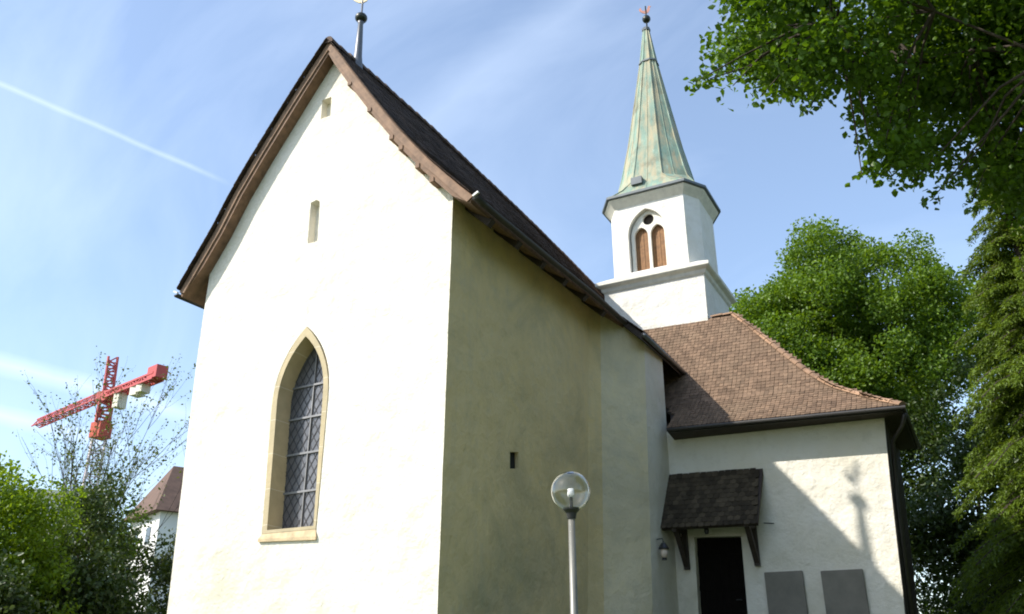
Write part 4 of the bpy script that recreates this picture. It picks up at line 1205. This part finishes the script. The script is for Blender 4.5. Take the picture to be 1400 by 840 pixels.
def overhang():
    r = np.random.default_rng(9)
    base = (12.6, -4.6)
    z0 = ground_h(*base)
    t = thing('beech_tree', 'near tree whose dark leafy branches overhang the top right corner', 'tree', (base[0], base[1], z0))
    C = [np.array(c) for c in OVER]; RR = [r.uniform(0.22, 0.44) if c[0] < 8.6 else r.uniform(0.30, 0.52) for c in OVER]
    # the rest of the crown, above and to the right of the picture
    cen = np.array([12.2, -3.4, 8.2])
    n = 0
    while n < 420:
        v = r.normal(size=3); v /= np.linalg.norm(v)
        p = cen + v*np.array([4.4, 4.6, 3.6])*r.uniform(0.25, 1)**0.5
        d = p - np.array([7.8868, -12.38816, -0.06448])
        zc = d @ np.array(F_); xx = 700 + 1163.2*(d @ np.array(R_))/zc; yy = 420 - 1163.2*(d @ np.array(U_))/zc
        if zc > 0 and -100 < xx < 1330 and yy > -60: continue
        if zc > 0 and xx > 1300 and yy > 240: continue
        C.append(p); RR.append(r.uniform(0.45, 0.8)); n += 1
    P = np.concatenate([cloud(C[:len(OVER)], RR[:len(OVER)], 1650, r, 0.8), cloud(C[len(OVER):], RR[len(OVER):], 900, r, 0.8)])
    # loose drooping sprays on the lower left fringe
    for s in SPRIG:
        k = 26
        dirv = np.array([-0.5, -0.2, -0.55]) + r.normal(size=3)*0.25
        tt = r.uniform(0, 1, k)[:, None]
        P = np.concatenate([P, np.array(s) + dirv*(tt - 0.6)*0.42 + r.normal(size=(k, 3))*0.05])
    leaf_obj('crown', P, 0.078, M['leaf_beech'], t, aspect=0.7, seed=5, droop=0.35, flat=0.5)
    bm = bmesh.new()
    tp = limb_pts((base[0], base[1], z0 - 0.3), (12.2, -3.6, 9.5), r, 0, 6)
    tube(bm, tp, [0.36, 0.31, 0.27, 0.22, 0.17, 0.11, 0.05], 12)
    main = []
    for tgt in ((7.6, -4.4, 6.3), (8.3, -3.2, 6.4), (7.2, -4.7, 7.2), (9.2, -1.6, 7.9), (9.9, -2.2, 7.3), (8.2, -4.4, 8.4), (14.8, -3.2, 8.5), (13.2, -0.6, 8.4), (12.0, -6.6, 8.2)):
        pts = limb_pts(tp[int(r.integers(2, 5))], tgt, r, 0.10, 6)
        tube(bm, pts, [0.034, 0.03, 0.026, 0.022, 0.018, 0.013, 0.008], 7)
        main += pts[2:]
    main = np.array(main)
    for c in C[::2] + [np.array(s) for s in SPRIG]:
        a = main[np.argmin(np.linalg.norm(main - c, axis=1))]
        tube(bm, limb_pts(a, c, r, 0.05, 3), [0.022, 0.015, 0.010, 0.005], 5, cap=False)
    part('trunk', bm, M['bark'], t, smooth=True)
overhang()

# left-hand shrubs
G = 'shrubs left of the church'
def shrub(label, base, top, rad, m, seed, leaf=0.12, ncl=110, per=420):
    z0 = ground_h(*base)
    zc = (top + z0)/2 + 0.1
    return broad_tree('shrub', label, base, zc, (rad[0], rad[1], (top - z0)/2*0.86), m, ncl, per, leaf, seed, 0.07, (0.35, 0.62), G, 'shrub', fill=0.4, nlimb=20)
shrub('bright yellow green bush at the left edge of the churchyard', (-11.9, -0.4), 4.55, (1.75, 1.3), M['leaf_bright'], 31, 0.10, 150, 800)
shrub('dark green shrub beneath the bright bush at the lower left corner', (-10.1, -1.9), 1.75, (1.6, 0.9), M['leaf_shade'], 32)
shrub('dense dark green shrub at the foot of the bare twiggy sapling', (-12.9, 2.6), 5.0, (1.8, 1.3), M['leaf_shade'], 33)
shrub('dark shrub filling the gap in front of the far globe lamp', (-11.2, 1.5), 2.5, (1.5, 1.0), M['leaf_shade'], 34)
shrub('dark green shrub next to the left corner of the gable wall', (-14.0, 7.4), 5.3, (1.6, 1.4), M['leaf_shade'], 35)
shrub('mid green shrub below the hip roofed house', (-16.2, 5.4), 5.6, (1.8, 1.4), M['leaf_tree'], 36)

# thin sapling with bare twigs
def sapling(label, base, top, seed):
    r = np.random.default_rng(seed)
    z0 = ground_h(*base)
    t = thing('sapling', label, 'tree', (base[0], base[1], z0))
    bm = bmesh.new(); tips = []
    def grow(p, d, L, rad, depth):
        pts = [p]; n = 4
        for i in range(n):
            d = d + r.normal(size=3)*0.09 + np.array([0, 0, 0.05]); d /= np.linalg.norm(d)
            pts.append(pts[-1] + d*L/n)
        tube(bm, pts, [rad*(1 - 0.14*i) for i in range(n + 1)], 4, cap=False)
        if depth == 0:
            for q in pts[1:]: tips.append(q)
            return
        for k in range(5 if depth > 1 else 4):
            q = pts[int(r.integers(1, n + 1))]
            nd = d + r.normal(size=3)*np.array([0.28, 0.28, 0.3]); nd /= np.linalg.norm(nd)
            grow(q, nd, L*r.uniform(0.42, 0.66), rad*0.5, depth - 1)
    H = top - z0
    for k in range(5):
        d = np.array([r.normal()*0.08, r.normal()*0.08, 1.0]) if k else np.array([0.02, 0, 1.0])
        grow(np.array([base[0] + r.normal()*0.15*(k > 0), base[1] + r.normal()*0.15*(k > 0), z0]), d/np.linalg.norm(d), H*(0.86 if k == 0 else r.uniform(0.55, 0.72)), 0.035, 3)
    part('stems', bm, M['twig'], t)
    tips = np.array(tips)
    tips = tips[tips[:, 2] > z0 + 1.0]
    sel = tips[r.uniform(size=len(tips)) < 0.75]
    P = np.repeat(sel, 3, axis=0) + r.normal(size=(len(sel)*3, 3))*0.07
    leaf_obj('leaves', P, 0.085, M['leaf_twig'], t, seed=seed)
    return t
sapling('thin sapling with bare dark twigs and few leaves in front of the crane', (-15.2, 4.3), 7.5, 41)
